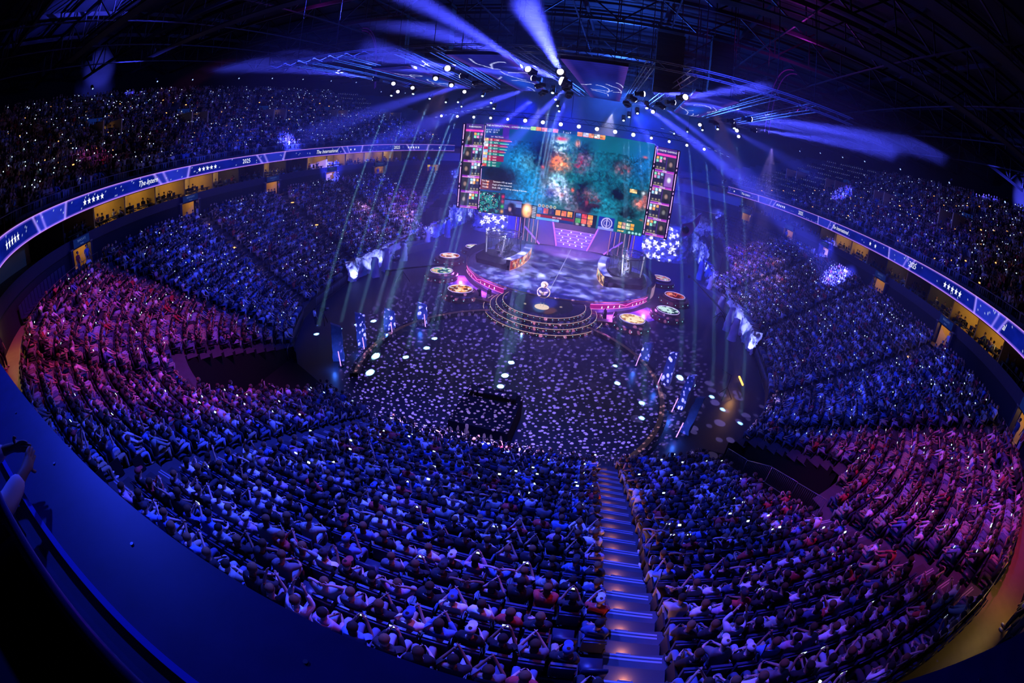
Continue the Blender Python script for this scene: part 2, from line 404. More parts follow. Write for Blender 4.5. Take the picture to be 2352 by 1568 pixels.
def suite_fit():
    # each box: a partition, a pair of lamps, a table row; lit or dark as the photo shows
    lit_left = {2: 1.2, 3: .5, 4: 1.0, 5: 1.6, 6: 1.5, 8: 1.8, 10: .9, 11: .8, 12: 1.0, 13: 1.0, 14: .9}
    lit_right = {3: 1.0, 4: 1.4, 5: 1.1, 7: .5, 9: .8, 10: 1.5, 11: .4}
    for sd, lit in ((-1, lit_left), (1, lit_right)):
        for i in range(1, 17):
            s = sd*(30+i*4.6); 
            pa, pb = RPp.at(s, 11.45), RB.at(s*RB.half/RPp.half, 11.45)
            side = 'left' if sd < 0 else 'right'
            w = MB(); d = (pb-pa); n = V(-d.y, d.x, 0).normalized()*.12
            a = pa+d*.12
            w.add([a-n, a+n, pb+n, pb-n, a-n+V(0, 0, 3.3), a+n+V(0, 0, 3.3), pb+n+V(0, 0, 3.3), pb-n+V(0, 0, 3.3)], [(0, 1, 5, 4), (1, 2, 6, 5), (2, 3, 7, 6), (3, 0, 4, 7), (4, 5, 6, 7)])
            w.build('wall_partition', M['yellow'] if i in lit else M['dark'], kind='structure')  # unlit suites get a black partition, their darkness put into the colour
            sm = sd*(30+(i+.5)*4.6); c0 = RPp.at(sm, 11.45); c1 = RB.at(sm*RB.half/RPp.half, 11.45); nn = RPp.inward(sm); rz = math.atan2(nn.y, nn.x)-pi/2
            if i in lit:
                t = thing('ceiling_lamp', 'warm flat ceiling lamp in the %s suite of the %s side counted from the rear' % (ordinal(i), side), 'lamp', (c0+(c1-c0)*.7)+V(0, 0, 3.2), rz)
                MB().box((0, 0, 0), (2.2, .5, .06)).build('diffuser', M['warmp'], t); MB().box((0, 0, .05), (2.3, .6, .06)).build('lamp_frame', M['blacksteel'], t)
            SUITE.append((sd, i, c0, c1, rz, i in lit))
suite_fit()
for k, (sd, i, c0, c1, rz, lit) in enumerate(SUITE):
    side = names_side(sd); w = ordinal(i)
    if not inframe(c0+V(0, 0, 1)): continue
    t = thing('ledge_counter', 'dark counter along the front of the %s suite on the %s' % (w, side), 'counter', c0, rz)
    MB().box((0, -.75, .95), (3.6, .4, .06)).build('worktop', M['blacksteel'], t)
    for sx in (-1.5, 1.5): MB().box((sx, -.75, .47), (.08, .3, .92)).build('leg', M['blacksteel'], t)
    # two upright bar stools
    for q in range(4):
        st = thing('bar_stool', '%s dark bar stool behind the counter of the %s %s side suite' % (ordinal(q+1), w, side), 'stool', c0+Matrix.Rotation(rz, 3, 'Z') @ V(-1.35+.9*q, -1.25, 0), rz, 'bar stools in the suites')
        if 'stool' not in FONT:
            a = MB(); a.box((0, 0, .72), (.42, .42, .07)); FONT['stool'] = a; b = MB(); b.box((0, -.2, 1.0), (.42, .05, .5)); FONT['stoolb'] = b; c = MB(); c.tube([(0, 0, 0), (0, 0, .7)], .03); c.lathe([(.02, .03), (.2, .0)], n=10); FONT['stoolc'] = c
            FONT['s1'] = FONT['stool'].build('seat', M['seat'], st).data; FONT['s2'] = FONT['stoolb'].build('backrest', M['seatedge'], st).data; FONT['s3'] = FONT['stoolc'].build('stem', M['steel'], st).data
        else:
            link('seat', FONT['s1'], None, st); link('backrest', FONT['s2'], None, st); link('stem', FONT['s3'], None, st)
for (sd, i) in ((-1, 8), (1, 10)):
    c = [q for q in SUITE if q[0] == sd and q[1] == i][0]
    t = thing('television', 'teal glowing television on the suite back wall, %s side' % names_side(sd), 'television', c[3]+V(0, 0, 1.7), c[4])
    MB().box((0, .16, 0), (1.5, .08, .85)).build('casing', M['black'], t); MB().box((0, .21, 0), (1.4, .02, .76)).build('screen', M['tv'], t)

# the ribbon's carrying edge, soffit and glass rail
RR = Ring(33.54, 44.85, 2.862)
def edge():
    s0, s1 = RR.near(-9, -32), RR.near(-30.69, 53.92); segs = [(s1, s0, 'left')]
    s2, s3 = RR.near(22, -27.5), RR.near(30.9, 53.0); segs.append((s2, s3, 'right'))
    for a, b, nm in segs:
        w = MB(); n = 220
        for j in range(n):
            u, v = a+(b-a)*j/n, a+(b-a)*(j+1)/n; p, q = RR.at(u), RR.at(v); ip, iq = RR.inward(u), RR.inward(v)
            P = [(0.02, 14.16), (0.02, 15.45), (-.35, 15.45), (-.35, 14.4), (-4.2, 14.4), (-4.2, 14.16)]
            for k in range(len(P)):
                (d0, z0), (d1, z1) = P[k], P[(k+1) % len(P)]
                w.quad((*(p-ip*.0+ip*(d0-.06))[:2], z0), (*(q+iq*(d0-.06))[:2], z0), (*(q+iq*(d1-.06))[:2], z1), (*(p+ip*(d1-.06))[:2], z1))
        w.build('balcony_edge_'+nm, M['dark'], kind='structure')
        g = thing('balcony_railing', 'low dark steel railing along the %s balcony edge above the glowing ribbon' % nm, 'railing', (0, 0, 0))
        r = MB(); r.tube([tuple(RR.at(a+(b-a)*j/160, 16.15)-RR.inward(a+(b-a)*j/160)*.2) for j in range(161)], .025, 5); r.build('top_rail', M['steel'], g)
        for j in range(0, 71):
            p = RR.at(a+(b-a)*j/70)-RR.inward(a+(b-a)*j/70)*.2
            MB().bar((p.x, p.y, 15.45), (p.x, p.y, 16.15), .035).build('post', M['blacksteel'], g)
edge()

# parapet below the camera and its rails
pw = MB(); pw.box((0, -33.65, 14.0), (40, .55, 3.2)); pw.build('parapet_wall', M['navy'], kind='structure')
t = thing('parapet_ledge', 'wide dark blue ledge capping the near balcony wall, lower left', 'ledge', (0, 0, 0))
MB().box((0, -33.68, 15.63), (40, .66, .06)).build('ledge_board', mat('ledge_blue_black', (.02, .025, .12), .45, var=.4, vs=6), t)
for k in range(9): MB().lathe([(.0001, .006), (.009, .006), (.009, 0)], (1.2+k*.9, -33.5, 15.66), 8).build('bolt', M['steel'], t)
MB().bar((-18, -33.80, 15.69), (18, -33.80, 15.69), .03, .06).build('kerb', mat('blue_rail_paint', (.05, .10, .75), .35), t)
t = thing('guard_rail', 'bright blue lit guard rail running along the ledge, lower left corner', 'railing')
MB().tube([(-18, -33.93, 16.06), (4.75, -33.93, 16.06)], .022, 8).build('handrail', mat('glossy_blue_rail', (.06, .12, .9), .25, .3), t)
MB().box((-6, -33.93, 15.86), (21.5, .012, .34)).build('glass_panel', M['glassd'], t)
for k in range(12): MB().bar((4.6-k*1.3, -33.93, 15.66), (4.6-k*1.3, -33.93, 16.06), .03).build('post', M['steel'], t)

# central stair with nosings, every step a wide tread in front of the rows
def stairs():
    cw = mat('stair_concrete', (.032, .03, .036), .75, var=.2)
    for k, (x0, y0, x1, y1) in enumerate(AISLES):
        w = MB(); nz = MB(); dx, dy = x1-x0, y1-y0; L = math.hypot(dx, dy); dx /= L; dy /= L; px, py = -dy, dx
        n = int(L/.05); prev = None; last = None
        for j in range(n):
            x, y = x0+dx*j*.05, y0+dy*j*.05; h = bowl_h(x, y)
            if h <= 0 or in_pit(x, y): prev = None; continue
            if prev is None or h > prev+.01:
                # a half step then the full tread
                if prev is not None:
                    mz = (prev+h)/2; bx, by = x-dx*.22, y-dy*.22
                    w.box((bx, by, mz-.1), (.44 if abs(dx) > abs(dy) else 1.25, 1.25 if abs(dx) > abs(dy) else .44, .2+.0), rz=math.atan2(dy, dx) if abs(dx) > abs(dy) else math.atan2(dy, dx)-pi/2)
                    for zz, q in ((h+.004, .0), (h+.004, -.09)):
                        cx_, cy_ = x-dx*q, y-dy*q
                        nz.add([(cx_-px*.62, cy_-py*.62, zz), (cx_+px*.62, cy_+py*.62, zz), (cx_+px*.62+dx*.045, cy_+py*.62+dy*.045, zz), (cx_-px*.62+dx*.045, cy_-py*.62+dy*.045, zz)], [(0, 1, 2, 3)])
                prev = h
        if w.v:
            w.build('stair_treads', cw, kind='structure'); nz.build('stair_nosings', M['step_nose'], kind='structure')
stairs()

# roof: deck, main trusses, purlins
def roof():
    w = MB(); w.quad((-75, -75, 36), (75, -75, 36), (75, 95, 36), (-75, 95, 36)); w.build('ceiling', M['roof'], kind='structure')
    w = MB()
    for x0, x1, y0, y1 in ((-66, 66, 78, 78.3), (-66, -65.7, -60, 78), (65.7, 66, -60, 78)): w.box(((x0+x1)/2, (y0+y1)/2, 18), (x1-x0, y1-y0, 36))
    w.build('wall_outer', M['darker'], kind='structure')
    k = 0
    for y in range(-24, 76, 9):
        t = thing('roof_truss', '%s deep steel roof truss crossing overhead, counted from the rear' % ordinal(k+1), 'truss', (0, y, 0), group='steel trusses under the roof'); k += 1
        c = MB()
        for z in (31.2, 34.6): c.bar((-64, 0, z), (64, 0, z), .35)
        c.build('chords', M['truss'], t); d = MB(); n = 32
        for i in range(n):
            x = -64+128*i/n; x2 = -64+128*(i+1)/n
            d.bar((x, 0, 31.2 if i % 2 else 34.6), (x2, 0, 34.6 if i % 2 else 31.2), .16); d.bar((x2, 0, 31.2), (x2, 0, 34.6), .12)
        d.build('diagonals', M['truss'], t)
    for j, x in enumerate(range(-54, 60, 9)):
        t = thing('roof_beam', '%s long steel beam running lengthwise under the roof from the left' % ordinal(j+1), 'beam', (x, 0, 0), group='lengthwise roof beams')
        MB().bar((0, -50, 34.9), (0, 77, 34.9), .3, .5).build('girder', M['truss'], t); MB().bar((0, -50, 31.0), (0, 77, 31.0), .14, .14).build('lower_flange', M['truss'], t)
    for j in range(28):
        y = -28+j*3.6; MBp = MB().bar((-62, y, 35.6), (62, y, 35.6), .12, .3)
        tag(MBp.build('purlin', M['truss']), '%s thin purlin under the roof deck, counted from the rear' % ordinal(j+1), 'beam', 'purlins')
    # catwalks
    for j, y in enumerate((-16, -4, 22, 34, 46)):
        t = thing('catwalk', '%s catwalk with handrails below the roof steel, counted from the rear' % ordinal(j+1), 'catwalk', (0, y, 29.4), group='catwalks')
        MB().box((0, 0, 0), (90, 1.2, .1)).build('deck', M['truss'], t)
        for s in (-.6, .6):
            r = MB(); r.bar((-45, s, 1.1), (45, s, 1.1), .05); r.bar((-45, s, .6), (45, s, .6), .04)
            for i in range(31): r.bar((-45+3*i, s, 0), (-45+3*i, s, 1.1), .04)
            r.build('handrail', M['truss'], t)
        hg = MB()
        for i in range(11): hg.bar((-45+9*i, 0, 0), (-45+9*i, 0, 2.1), .05)
        hg.build_each('hanger_rod', M['truss'], t)
roof()
# upper tier portals and their blue signs
VOM = [(-47.5, -13.0), (-47.5, 2.0), (-47.5, 18.0), (-46.5, 34.0), (-42.0, 48.5), (42.5, 49.0), (46.5, 37.0), (47.5, 22.0), (47.5, 6.0)]
def vom():
    for k, (x, y) in enumerate(VOM):
        side = 'left' if x < 0 else 'right'; r = UP[9]; s = r.near(x, y); p = r.at(s, 0); n = r.inward(s); rz = math.atan2(n.y, n.x)-pi/2; z = up_z(6)
        w = MB(); w.box((-1.35, -.6, 1.3), (.18, 4.6, 3.0)); w.box((1.35, -.6, 1.3), (.18, 4.6, 3.0)); w.box((0, -2.3, 1.4), (2.7, .15, 2.8)); w.box((0, .4, .02), (2.6, 4.4, .06))
        o = w.build('wall_portal', M['cream'], kind='structure'); o.location = (p.x, p.y, z); o.rotation_euler = (0, 0, rz)
        t = thing('portal_sign', 'small dark blue sign above the %s portal of the %s upper tier' % (ordinal(k+1 if x < 0 else k-4), side), 'sign', (p.x, p.y, z), rz)
        MB().box((0, -2.1, 3.2), (2.3, .15, .9)).build('sign_box', M['navy'], t); MB().box((0, -2.0, 3.2), (2.2, .03, .8)).build('sign_face', M['bluesign'], t)
        e = thing('exit_sign', 'tiny green exit sign at the %s portal of the %s upper tier' % (ordinal(k+1 if x < 0 else k-4), side), 'sign', (p.x, p.y, z), rz)
        MB().box((-1.1, -1.9, 2.5), (.5, .08, .25)).build('sign_body', M['green'], e)
vom()

# handrails along the rear corner walkways
for sd in (-1, 1):
    r = Ring(35.1, 44.5, 2.77); a, b = r.near(sd*30.5, -19), r.near(sd*11, -32)
    t = thing('walkway_railing', 'thin violet lit handrail behind the top row in the %s rear corner' % names_side(sd), 'railing')
    MB().tube([tuple(r.at(a+(b-a)*j/40, TOPZ+1.05)) for j in range(41)], .022, 5).build('handrail', M['steel'], t)
    m = MB()
    for j in range(0, 41, 4): m.bar(tuple(r.at(a+(b-a)*j/40, TOPZ)), tuple(r.at(a+(b-a)*j/40, TOPZ+1.05)), .035)
    m.build_each('post', M['blacksteel'], t)
    n_ = 0; s = RW.near(sd*29.5, -22.5)
    while n_ < 14:
        n_ += 1; p = RW.at(s, TOPZ); n = RW.inward(s); p = p+n*.45; s -= sd*.62
        t = thing('wall_seat', '%s empty blue seat against the wall of the %s rear corner walkway' % (ordinal(n_), names_side(sd)), 'seat', p, math.atan2(n.y, n.x)-pi/2, 'empty seats along the walkway wall')
        MB().box((0, .02, .45), (.46, .4, .07)).build('cushion', M['seatedge'], t); MB().box((0, -.2, .85), (.5, .06, .75)).build('backrest', M['seatedge'], t)

# ------------------------------------------------------------------ screens
def blob(A, u, v, ru, rv, col, k=1.0, rot=0, noisef=None, p=2):
    h, w, _ = A.shape; U, Vv = np.meshgrid(np.linspace(0, 1, w), np.linspace(0, 1, h)); x = (U-u); y = (Vv-v)*.56
    c, s = cos(rot), sin(rot); X = (x*c+y*s)/ru; Y = (-x*s+y*c)/(rv*.56); d = X*X+Y*Y
    m = np.exp(-d**(p/2)*1.0)*k
    if noisef is not None: m = np.clip(m*noisef*2, 0, 1)
    A[:] = A*(1-m[..., None])+np.array(col)*m[..., None]
def rect(A, u0, v0, u1, v1, col, k=1.0, col2=None):
    h, w, _ = A.shape; a, b, c, d = int(u0*w), max(int(u0*w)+1, int(u1*w)), int(v0*h), max(int(v0*h)+1, int(v1*h)); 
    src = np.array(col)*np.ones((d-c, b-a, 3))
    if col2 is not None: t = np.linspace(0, 1, b-a)[None, :, None]; src = src*(1-t)+np.array(col2)*t
    S = A[c:d, a:b]; A[c:d, a:b] = S*(1-k)+src[:S.shape[0], :S.shape[1]]*k
def icon(A, u0, v0, u1, v1, seed, base, k=1.0):
    h, w, _ = A.shape; a, b, c, d = int(u0*w), max(int(u0*w)+2, int(u1*w)), int(v0*h), max(int(v0*h)+2, int(v1*h)); r = np.random.default_rng(seed)
    n = r.random((3, 3, 3)); yy = np.linspace(0, 2, d-c).astype(int); xx = np.linspace(0, 2, b-a).astype(int)
    A[c:d, a:b] = np.clip(np.array(base)*(.35+1.3*n[yy][:, xx].mean(-1, keepdims=True))+.10*n[yy][:, xx], 0, 2)
def main_picture():
    h, w = 300, 532; A = np.zeros((h, w, 3)); n1 = fbm(h, w, 4, 3, 5, 1.8); n2 = fbm(h, w, 9, 5, 4, 1.8); n3 = fbm(h, w, 30, 6, 3, 1.8)
    A[:] = (0.004, .07, .16); U = np.linspace(0, 1, w)[None]; Vv = np.linspace(0, 1, h)[:, None]
    A[:] = np.array((.003, .09, .34))*(1-U[..., None]*.9)+np.array((.003, .16, .17))*(U[..., None]*1.0)
    A *= (.45+1.1*n1[..., None])
    for u, v, ru, rv, c, k, r in ((.27, .48, .13, .22, (.02, .42, .85), .95, .3), (.3, .40, .07, .1, (.18, .6, .85), .7, 0), (.30, .70, .10, .2, (.01, .36, .7), .8, .3), (.36, .18, .12, .16, (.005, .04, .35), .8, 0),
                             (.12, .58, .11, .12, (.004, .03, .06), .9, 0), (.55, .4, .2, .3, (.004, .26, .27), .8, .6), (.78, .35, .2, .3, (.003, .2, .26), .7, .2), (.95, .2, .1, .25, (.01, .2, .5), .8, 0),
                             (.72, .78, .09, .13, (.03, .45, .62), .85, .4), (.88, .82, .08, .1, (.04, .32, .42), .6, 0), (.5, .85, .08, .12, (.003, .2, .2), .8, 0)):
        blob(A, u, v, ru, rv, c, k, r, .5+.5*n2)
    for u, v, ru, rv, k in ((.38, .28, .07, .16, .95), (.42, .5, .04, .13, .8), (.6, .26, .035, .14, .8), (.82, .3, .06, .07, .7), (.64, .74, .09, .12, .9), (.62, .6, .05, .1, .6), (.83, .6, .05, .06, .75), (.9, .8, .05, .08, .7), (.1, .57, .1, .1, .8)):
        blob(A, u, v, ru, rv, (.003, .018, .035), k, .3, n3*1.6)
    for u, v, ru, rv in ((.6, .32, .05, .09), (.83, .33, .04, .06), (.67, .66, .04, .06), (.56, .8, .04, .06)): blob(A, u, v, ru, rv, (.3, .32, .42), .75, 0, n3**2*2.0)
    for u, v, ru, rv in ((.585, .34, .04, .07), (.66, .70, .05, .06), (.84, .33, .03, .04)): blob(A, u, v, ru, rv, (.45, .06, .1), .6, 0, n3**3*3)
    blob(A, .62, .93, .05, .07, (.42, .05, .06), .9, .2, n3*1.3)
    blob(A, .465, .37, .042, .085, (1.3, .42, .08), 1, 0, n3**1.5*1.6); blob(A, .475, .38, .014, .03, (1.4, .9, .5), .9, 0); blob(A, .455, .33, .02, .03, (1, .3, .15), .9)
    blob(A, .46, .53, .035, .06, (.4, .85, 1), .9, .5, n3*1.6); blob(A, .465, .60, .05, .07, (.55, .85, 1.1), .9, 0, n3**3*4.5); blob(A, .475, .68, .06, .07, (.85, .85, 1.2), .9, .2, n3**3*4.5)
    blob(A, .43, .69, .035, .05, (.02, .02, .35), .8); blob(A, .5, .70, .012, .02, (.9, .3, .3), .8)
    blob(A, .455, .15, .045, .07, (.6, .9, 1.1), .9, .2, n3**3*4); blob(A, .46, .1, .03, .02, (.9, .1, .15), .7, 0, n3*1.5)
    blob(A, .558, .13, .012, .03, (1.2, .5, .3), .9); blob(A, .37, .43, .01, .02, (1, .15, .1), .8); blob(A, .37, .5, .018, .05, (.25, .25, .45), .7); blob(A, .56, .63, .009, .02, (1.2, .25, .05), .9)
    blob(A, .965, .66, .03, .04, (1.2, .4, .35), .9, 0, n3**2*2.5); blob(A, .985, .6, .014, .06, (.9, .25, .25), .8); blob(A, .955, .16, .012, .012, (.9, .2, .2), .8); blob(A, .985, .84, .01, .02, (.9, .25, .1), .8)
    # left list of ten rows
    rect(A, 0, 0, .2, .05, (.10, .05, .35), .9, (.2, .03, .5)); rect(A, 0, .06, .12, .125, (.01, .06, .2), .85); rect(A, .11, .05, .15, .135, (.12, .02, .5), .8); rect(A, 0, .135, .15, .165, (.02, .05, .3), .85, (.18, .03, .5))
    for i in range(10):
        v = .172+i*.0315; L = (.16, .145, .14, .135, .13, .12, .13, .13, .12, .11)[i]; red = i in (0, 2, 4, 6, 7)
        rect(A, .03, v, L, v+.029, (.55, .02, .09) if red else (.01, .35, .28), .92, (.30, .02, .12) if red else (.01, .22, .2))
        if i < 6: rect(A, .1, v+.017, L+.01, v+.024, (1, .35, .4) if red else (.4, 1, .7), .9)
        icon(A, 0, v, .028, v+.029, 30+i, ((.8, .5, .25), (.5, .6, .6), (.8, .8, .85), (.7, .05, .2), (.3, .5, .9), (.9, .7, .4), (.4, .5, .9), (.8, .5, .2), (.4, .7, .6), (.7, .1, .1))[i])
        blob(A, .042, v+.014, .006, .012, (.8, .85, .9), .8)
    rect(A, 0, .63, .13, .745, (.35, .07, .03), .75, (.05, .03, .05))
    for v in (.645, .675, .705): rect(A, .04, v, .052, v+.02, (1, .3, .03), .9)
    # minimap
    rect(A, 0, .762, .135, 1, (.01, .10, .12), 1); mm = A[int(.77*h):, :int(.13*w)]; hh, ww, _ = mm.shape; q = fbm(hh, ww, 7, 11, 4); r = np.random.default_rng(4)
    mm[:] = np.where(q[..., None] > .5, np.array((.02, .30, .26)), np.array((.005, .035, .06)))*(.6+.8*r.random((hh, ww, 1)))
    for _ in range(90):
        a, b = r.integers(0, hh-2), r.integers(0, ww-2); mm[a:a+2, b:b+2] = [(1, .1, .08), (.2, .9, .5), (.9, .95, .9), (.1, .5, .9)][r.integers(0, 4)]
    rect(A, .135, .762, .16, 1, (.01, .04, .08), 1)
    for i, c in enumerate(((.8, .05, .2), (.6, .1, .2), (.1, .7, .2), (.9, .5, .2))): blob(A, .148, .80+.055*i, .009, .018, c, 1)
    # inset of a player at a desk
    rect(A, .162, .82, .27, 1, (.01, .03, .14), 1); icon(A, .2, .83, .268, .9, 3, (.15, .25, .6)); icon(A, .162, .83, .2, .93, 8, (.04, .1, .4))
    blob(A, .205, .945, .03, .07, (.004, .004, .02), 1, 0, None, 4); blob(A, .197, .925, .010, .028, (.6, .36, .36), 1, 0, None, 4); blob(A, .205, .885, .022, .03, (.004, .004, .015), 1, 0, None, 4); rect(A, .18, .975, .262, 1, (.005, .005, .04), 1)
    # portrait, counters, bars, icons
    rect(A, .27, .85, .385, 1, (.005, .02, .05), 1); blob(A, .302, .92, .028, .075, (1.6, .8, .35), 1, 0, None, 4); blob(A, .30, .9, .012, .03, (1.6, 1.3, 1), .9); blob(A, .315, .95, .008, .02, (.8, .3, .1), .9)
    for i in range(7): rect(A, .335, .868+i*.018, .358, .876+i*.018, (.8, .8, .9), .8); 
    rect(A, .362, .855, .588, 1, (.008, .05, .08), 1); rect(A, .365, .86, .43, .93, (.02, .12, .5), 1)
    for i, c in enumerate(((.03, .15, .5), (.6, .1, .1), (.02, .02, .12), (1, .35, .05), (.9, .25, .03), (1, .4, .05))): icon(A, .368+.036*i, .868, .396+.036*i, .925, 50+i, c)
    rect(A, .364, .943, .388, .968, (1, .2, .08), 1); rect(A, .388, .943, .588, .968, (.35, .01, .02), 1); rect(A, .364, .972, .5, .997, (.15, .45, 1), 1); rect(A, .5, .972, .588, .997, (.01, .06, .25), 1)
    for i in range(5): blob(A, .375+.023*i, .845, .009, .018, (.7, .75, .7), 1, 0, None, 6); blob(A, .375+.023*i, .845, .006, .012, (.3, .1+.05*i, .08), 1, 0, None, 6)
    rect(A, .592, .86, .725, 1, (.006, .03, .06), 1)
    for i in range(3):
        for j in range(2): icon(A, .598+.036*i, .868+.055*j, .628+.036*i, .915+.055*j, 70+i+3*j, ((.1, .2, .5), (.8, .06, .05), (1, .4, .04), (.08, .5, .15), (.9, .12, .03), (.9, .3, .04))[i+3*j])
    for i in range(3): blob(A, .612+.036*i, .985, .011, .012, ((.5, .5, .5), (.6, .6, .65), (.7, .4, .1))[i], 1, 0, None, 4)
    # crest on blue
    rect(A, .735, .862, .83, 1, (.02, .05, .45), 1); rect(A, .735, .97, .83, 1, (.4, .45, 1), .8)
    H = A[:]; Ug, Vg = np.meshgrid(np.linspace(0, 1, w), np.linspace(0, 1, h)); d = np.hypot((Ug-.785), (Vg-.925)*.5625)
    A[(d > .027) & (d < .034)] = (.6, .55, .9); A[(d > .015) & (d < .021)] = (.4, .35, .7); A[(d < .027) & (abs(Ug-.785) < .004)] = (.55, .5, .85)
    rect(A, .845, .835, .995, 1, (.004, .14, .15), 1)
    for i in range(4):
        for j in range(2): icon(A, .852+.025*i, .885+.035*j, .873+.025*i, .915+.035*j, 90+i*2+j, ((.8, .5, .1), (.7, .4, .35), (.6, .7, .5), (.9, .4, .05))[i])
    rect(A, .848, .965, .905, .995, (.02, .25, .25), 1); 
    for i in range(4): blob(A, .925+.021*i, .98, .008, .014, (.5, .9, .9), .9, 0, None, 6)
    rect(A, .89, .515, .985, .56, (.01, .06, .1), .9); icon(A, .892, .518, .935, .557, 5, (1, .7, .35)); blob(A, .972, .54, .009, .016, (.9, .95, 1), 1)
    for i in range(5): icon(A, .275+.033*i, .005, .305+.033*i, .045, 100+i, ((.4, .7, .3), (.8, .3, .1), (.9, .3, .4), (.2, .3, .8), (.8, .3, .5))[i]); icon(A, .55+.033*i, .005, .58+.033*i, .045, 110+i, ((.8, .3, .1), (.7, .7, .9), (.8, .3, .1), (.8, .8, .8), (.9, .4, .1))[i]); rect(A, .55+.033*i, .046, .578+.033*i, .052, (.9, .2, .15), 1)
    rect(A, .44, .0, .545, .04, (.01, .05, .1), .7)
    # dark branches
    rr = np.random.default_rng(12)
    for (u, v) in ((.57, .2), (.61, .24), (.86, .3), (.89, .25), (.72, .5), (.84, .57), (.77, .52)):
        for _ in range(9):
            a = rr.uniform(-2.6, -.5); x, y = u, v
            for s in range(26):
                x += cos(a)*.0022; y += sin(a)*.0042; a += rr.normal(0, .12); xi, yi = int(x*w), int(y*h)
                if 0 < xi < w-1 and 0 < yi < h-1: A[yi, xi] = (.003, .01, .03)
    hf = fbm(h, w, 50, 77, 3, 1.8)[..., None]; sl = slice(int(.17*h), int(.83*h)); A[sl, int(.16*w):] *= (.25+1.5*hf[sl, int(.16*w):]**1.3)
    return np.clip(A, 0, 1.6)**1.25
SCR = attr_emi('screen_picture', 1.25)
def screen_rig():
    Y = 13.3; W2 = 8.72; zb, zt = 8.96, 18.78
    t = thing('video_screen', 'huge central video screen showing a blue-green game battle map above the stage', 'screen', (0, Y, 0))
    MB().box((0, .35, (zb+zt)/2), (17.5, .6, 9.85)).build('cabinet', M['dark'], t)
    paint_grid('picture', main_picture(), lambda u, v: np.stack([-W2+2*W2*u, 0*u, zt+(zb-zt)*v], -1), SCR, t)
    X = lambda u: -W2+2*W2*u; Z = lambda v: zt+(zb-zt)*v
    wt = M['whitetext']; 
    def tx(s, u, v, size, al='LEFT', m=None): put_text(s, size, m or wt, frame_m((X(u), -.03, Z(v)), (1, 0, 0), (0, 0, 1)), t, 'caption', al)
    tx('THE INTERNATIONAL - LOWER BRACKET', .005, .027, .25); tx('Lvl   Net Worth', .04, .15, .2)
    tx('6 / 2 / 4   3 / 4 / 5', .005, .075, .2); tx('12 / 86    55 / 4', .005, .1, .2)
    for i, s in enumerate(('11080', '9374', '8841', '8319', '8323', '7220', '5663', '5606', '3237', '3063')): tx(s, .06, .187+i*.0315, .22)
    tx('The Bets      Sanctum 172 xp each', .005, .645, .24); tx('Satanic      Aegis of the Immortal', .012, .678, .24); tx('Malefic      Shell, 100 gr + 300 xp among 4 heroes', .012, .712, .24)
    tx('PX. Satanic', .435, .25, .22); tx('870 / 2190', .46, .955, .22); tx('397 / 391', .46, .984, .2); tx('270 NP', .853, .98, .22, m=M['orangel']); tx('STASH', .9, .858, .18)
    tx('2', .465, .025, .24); tx('9', .505, .025, .24); tx('22:38', .48, .03, .16)
    for s in (-1, 1):
        side = 'left' if s < 0 else 'right'; xa = s*10.15; Yp = 14.2-Y
        q = thing('side_screen', 'tall %s side screen column with five stacked player portraits' % side, 'screen', (xa, 14.2, 0))
        wd = 1.72; z0, z1 = 9.1, 18.6
        MB().box((0, .3, (z0+z1)/2), (2.75, .5, z1-z0+.1)).build('cabinet', M['dark'], q)
        fr = mat('plum_frame', (.10, .015, .06), .4)
        for k in (-1, 1):
            MB().box((k*1.2, -.05, (z0+z1)/2), (.34, .3, z1-z0+.1)).build('side_frame', fr, q)
            l = MB()
            for a, b in ((z0+.15, z0+.5), (z0+.6, z0+2.1), (z0+2.3, z0+2.5), (z0+2.8, z0+4.6), (z0+4.8, z0+5.0), (z0+5.2, z0+7.0), (z0+7.3, z0+7.5), (z0+7.7, z1-.1)): l.box((k*1.2, -.22, (a+b)/2), (.07, .03, b-a))
            l.build('light_strip', M['lilac'], q)
        h, w = 250, 46; A = np.zeros((h, w, 3)); A[:] = (.06, .02, .22)
        rect(A, 0, .07, 1, .095, (.9, .05, .5), 1); R = np.random.default_rng(5+s)
        for i in range(5):
            v0 = .10+i*.18; pu = (0, .42) if s < 0 else (.58, 1); iu = (.46, 1) if s < 0 else (0, .54)
            rect(A, pu[0], v0, pu[1], v0+.145, (.03, .03, .05), 1); cu = (pu[0]+pu[1])/2; g = (.35, .22, .2) if not (s > 0 and i == 1) else (.25, .08, .5)
            if s > 0 and i == 1: rect(A, pu[0], v0, pu[1], v0+.145, (.25, .1, .5), 1); blob(A, cu, v0+.07, .1, .03, (.8, .8, .95), 1, 0, None, 4)
            else:
                blob(A, cu, v0+.125, .2, .03, (.01, .01, .02), 1, 0, None, 4); blob(A, cu, v0+.06, .12, .028, (.01, .008, .01), 1, 0, None, 4); blob(A, cu-.02, v0+.075, .085, .026, g if not (s > 0 and i == 3) else (.2, .2, .2), 1, 0, None, 4)
            rect(A, iu[0], v0, iu[1], v0+.145, (.015, .015, .06), 1)
            for a in range(3):
                for b in range(2):
                    icon(A, iu[0]+.02+.17*a, v0+.004+b*.035, iu[0]+.15+.17*a, v0+.035+b*.035, 200+s*40+i*7+a*2+b, ((1, .4, .1), (.2, .7, .5), (.7, .2, .5), (.3, .6, .9), (.8, .8, .8))[(i+a+b) % 5] if b == 0 or a < 2 else (.02, .02, .1))
                blob(A, iu[0]+.1+.17*a, v0+.125, .04, .008, (.6, .5, .3), .9)
            rect(A, iu[0], v0+.145, iu[1], v0+.149, (.8, .6, .25), 1); rect(A, 0, v0+.152, 1, v0+.172, (.22, .02, .5), 1, (.45, .04, .55)); rect(A, 0, v0+.172, 1, v0+.177, (1, .35, .8), 1)
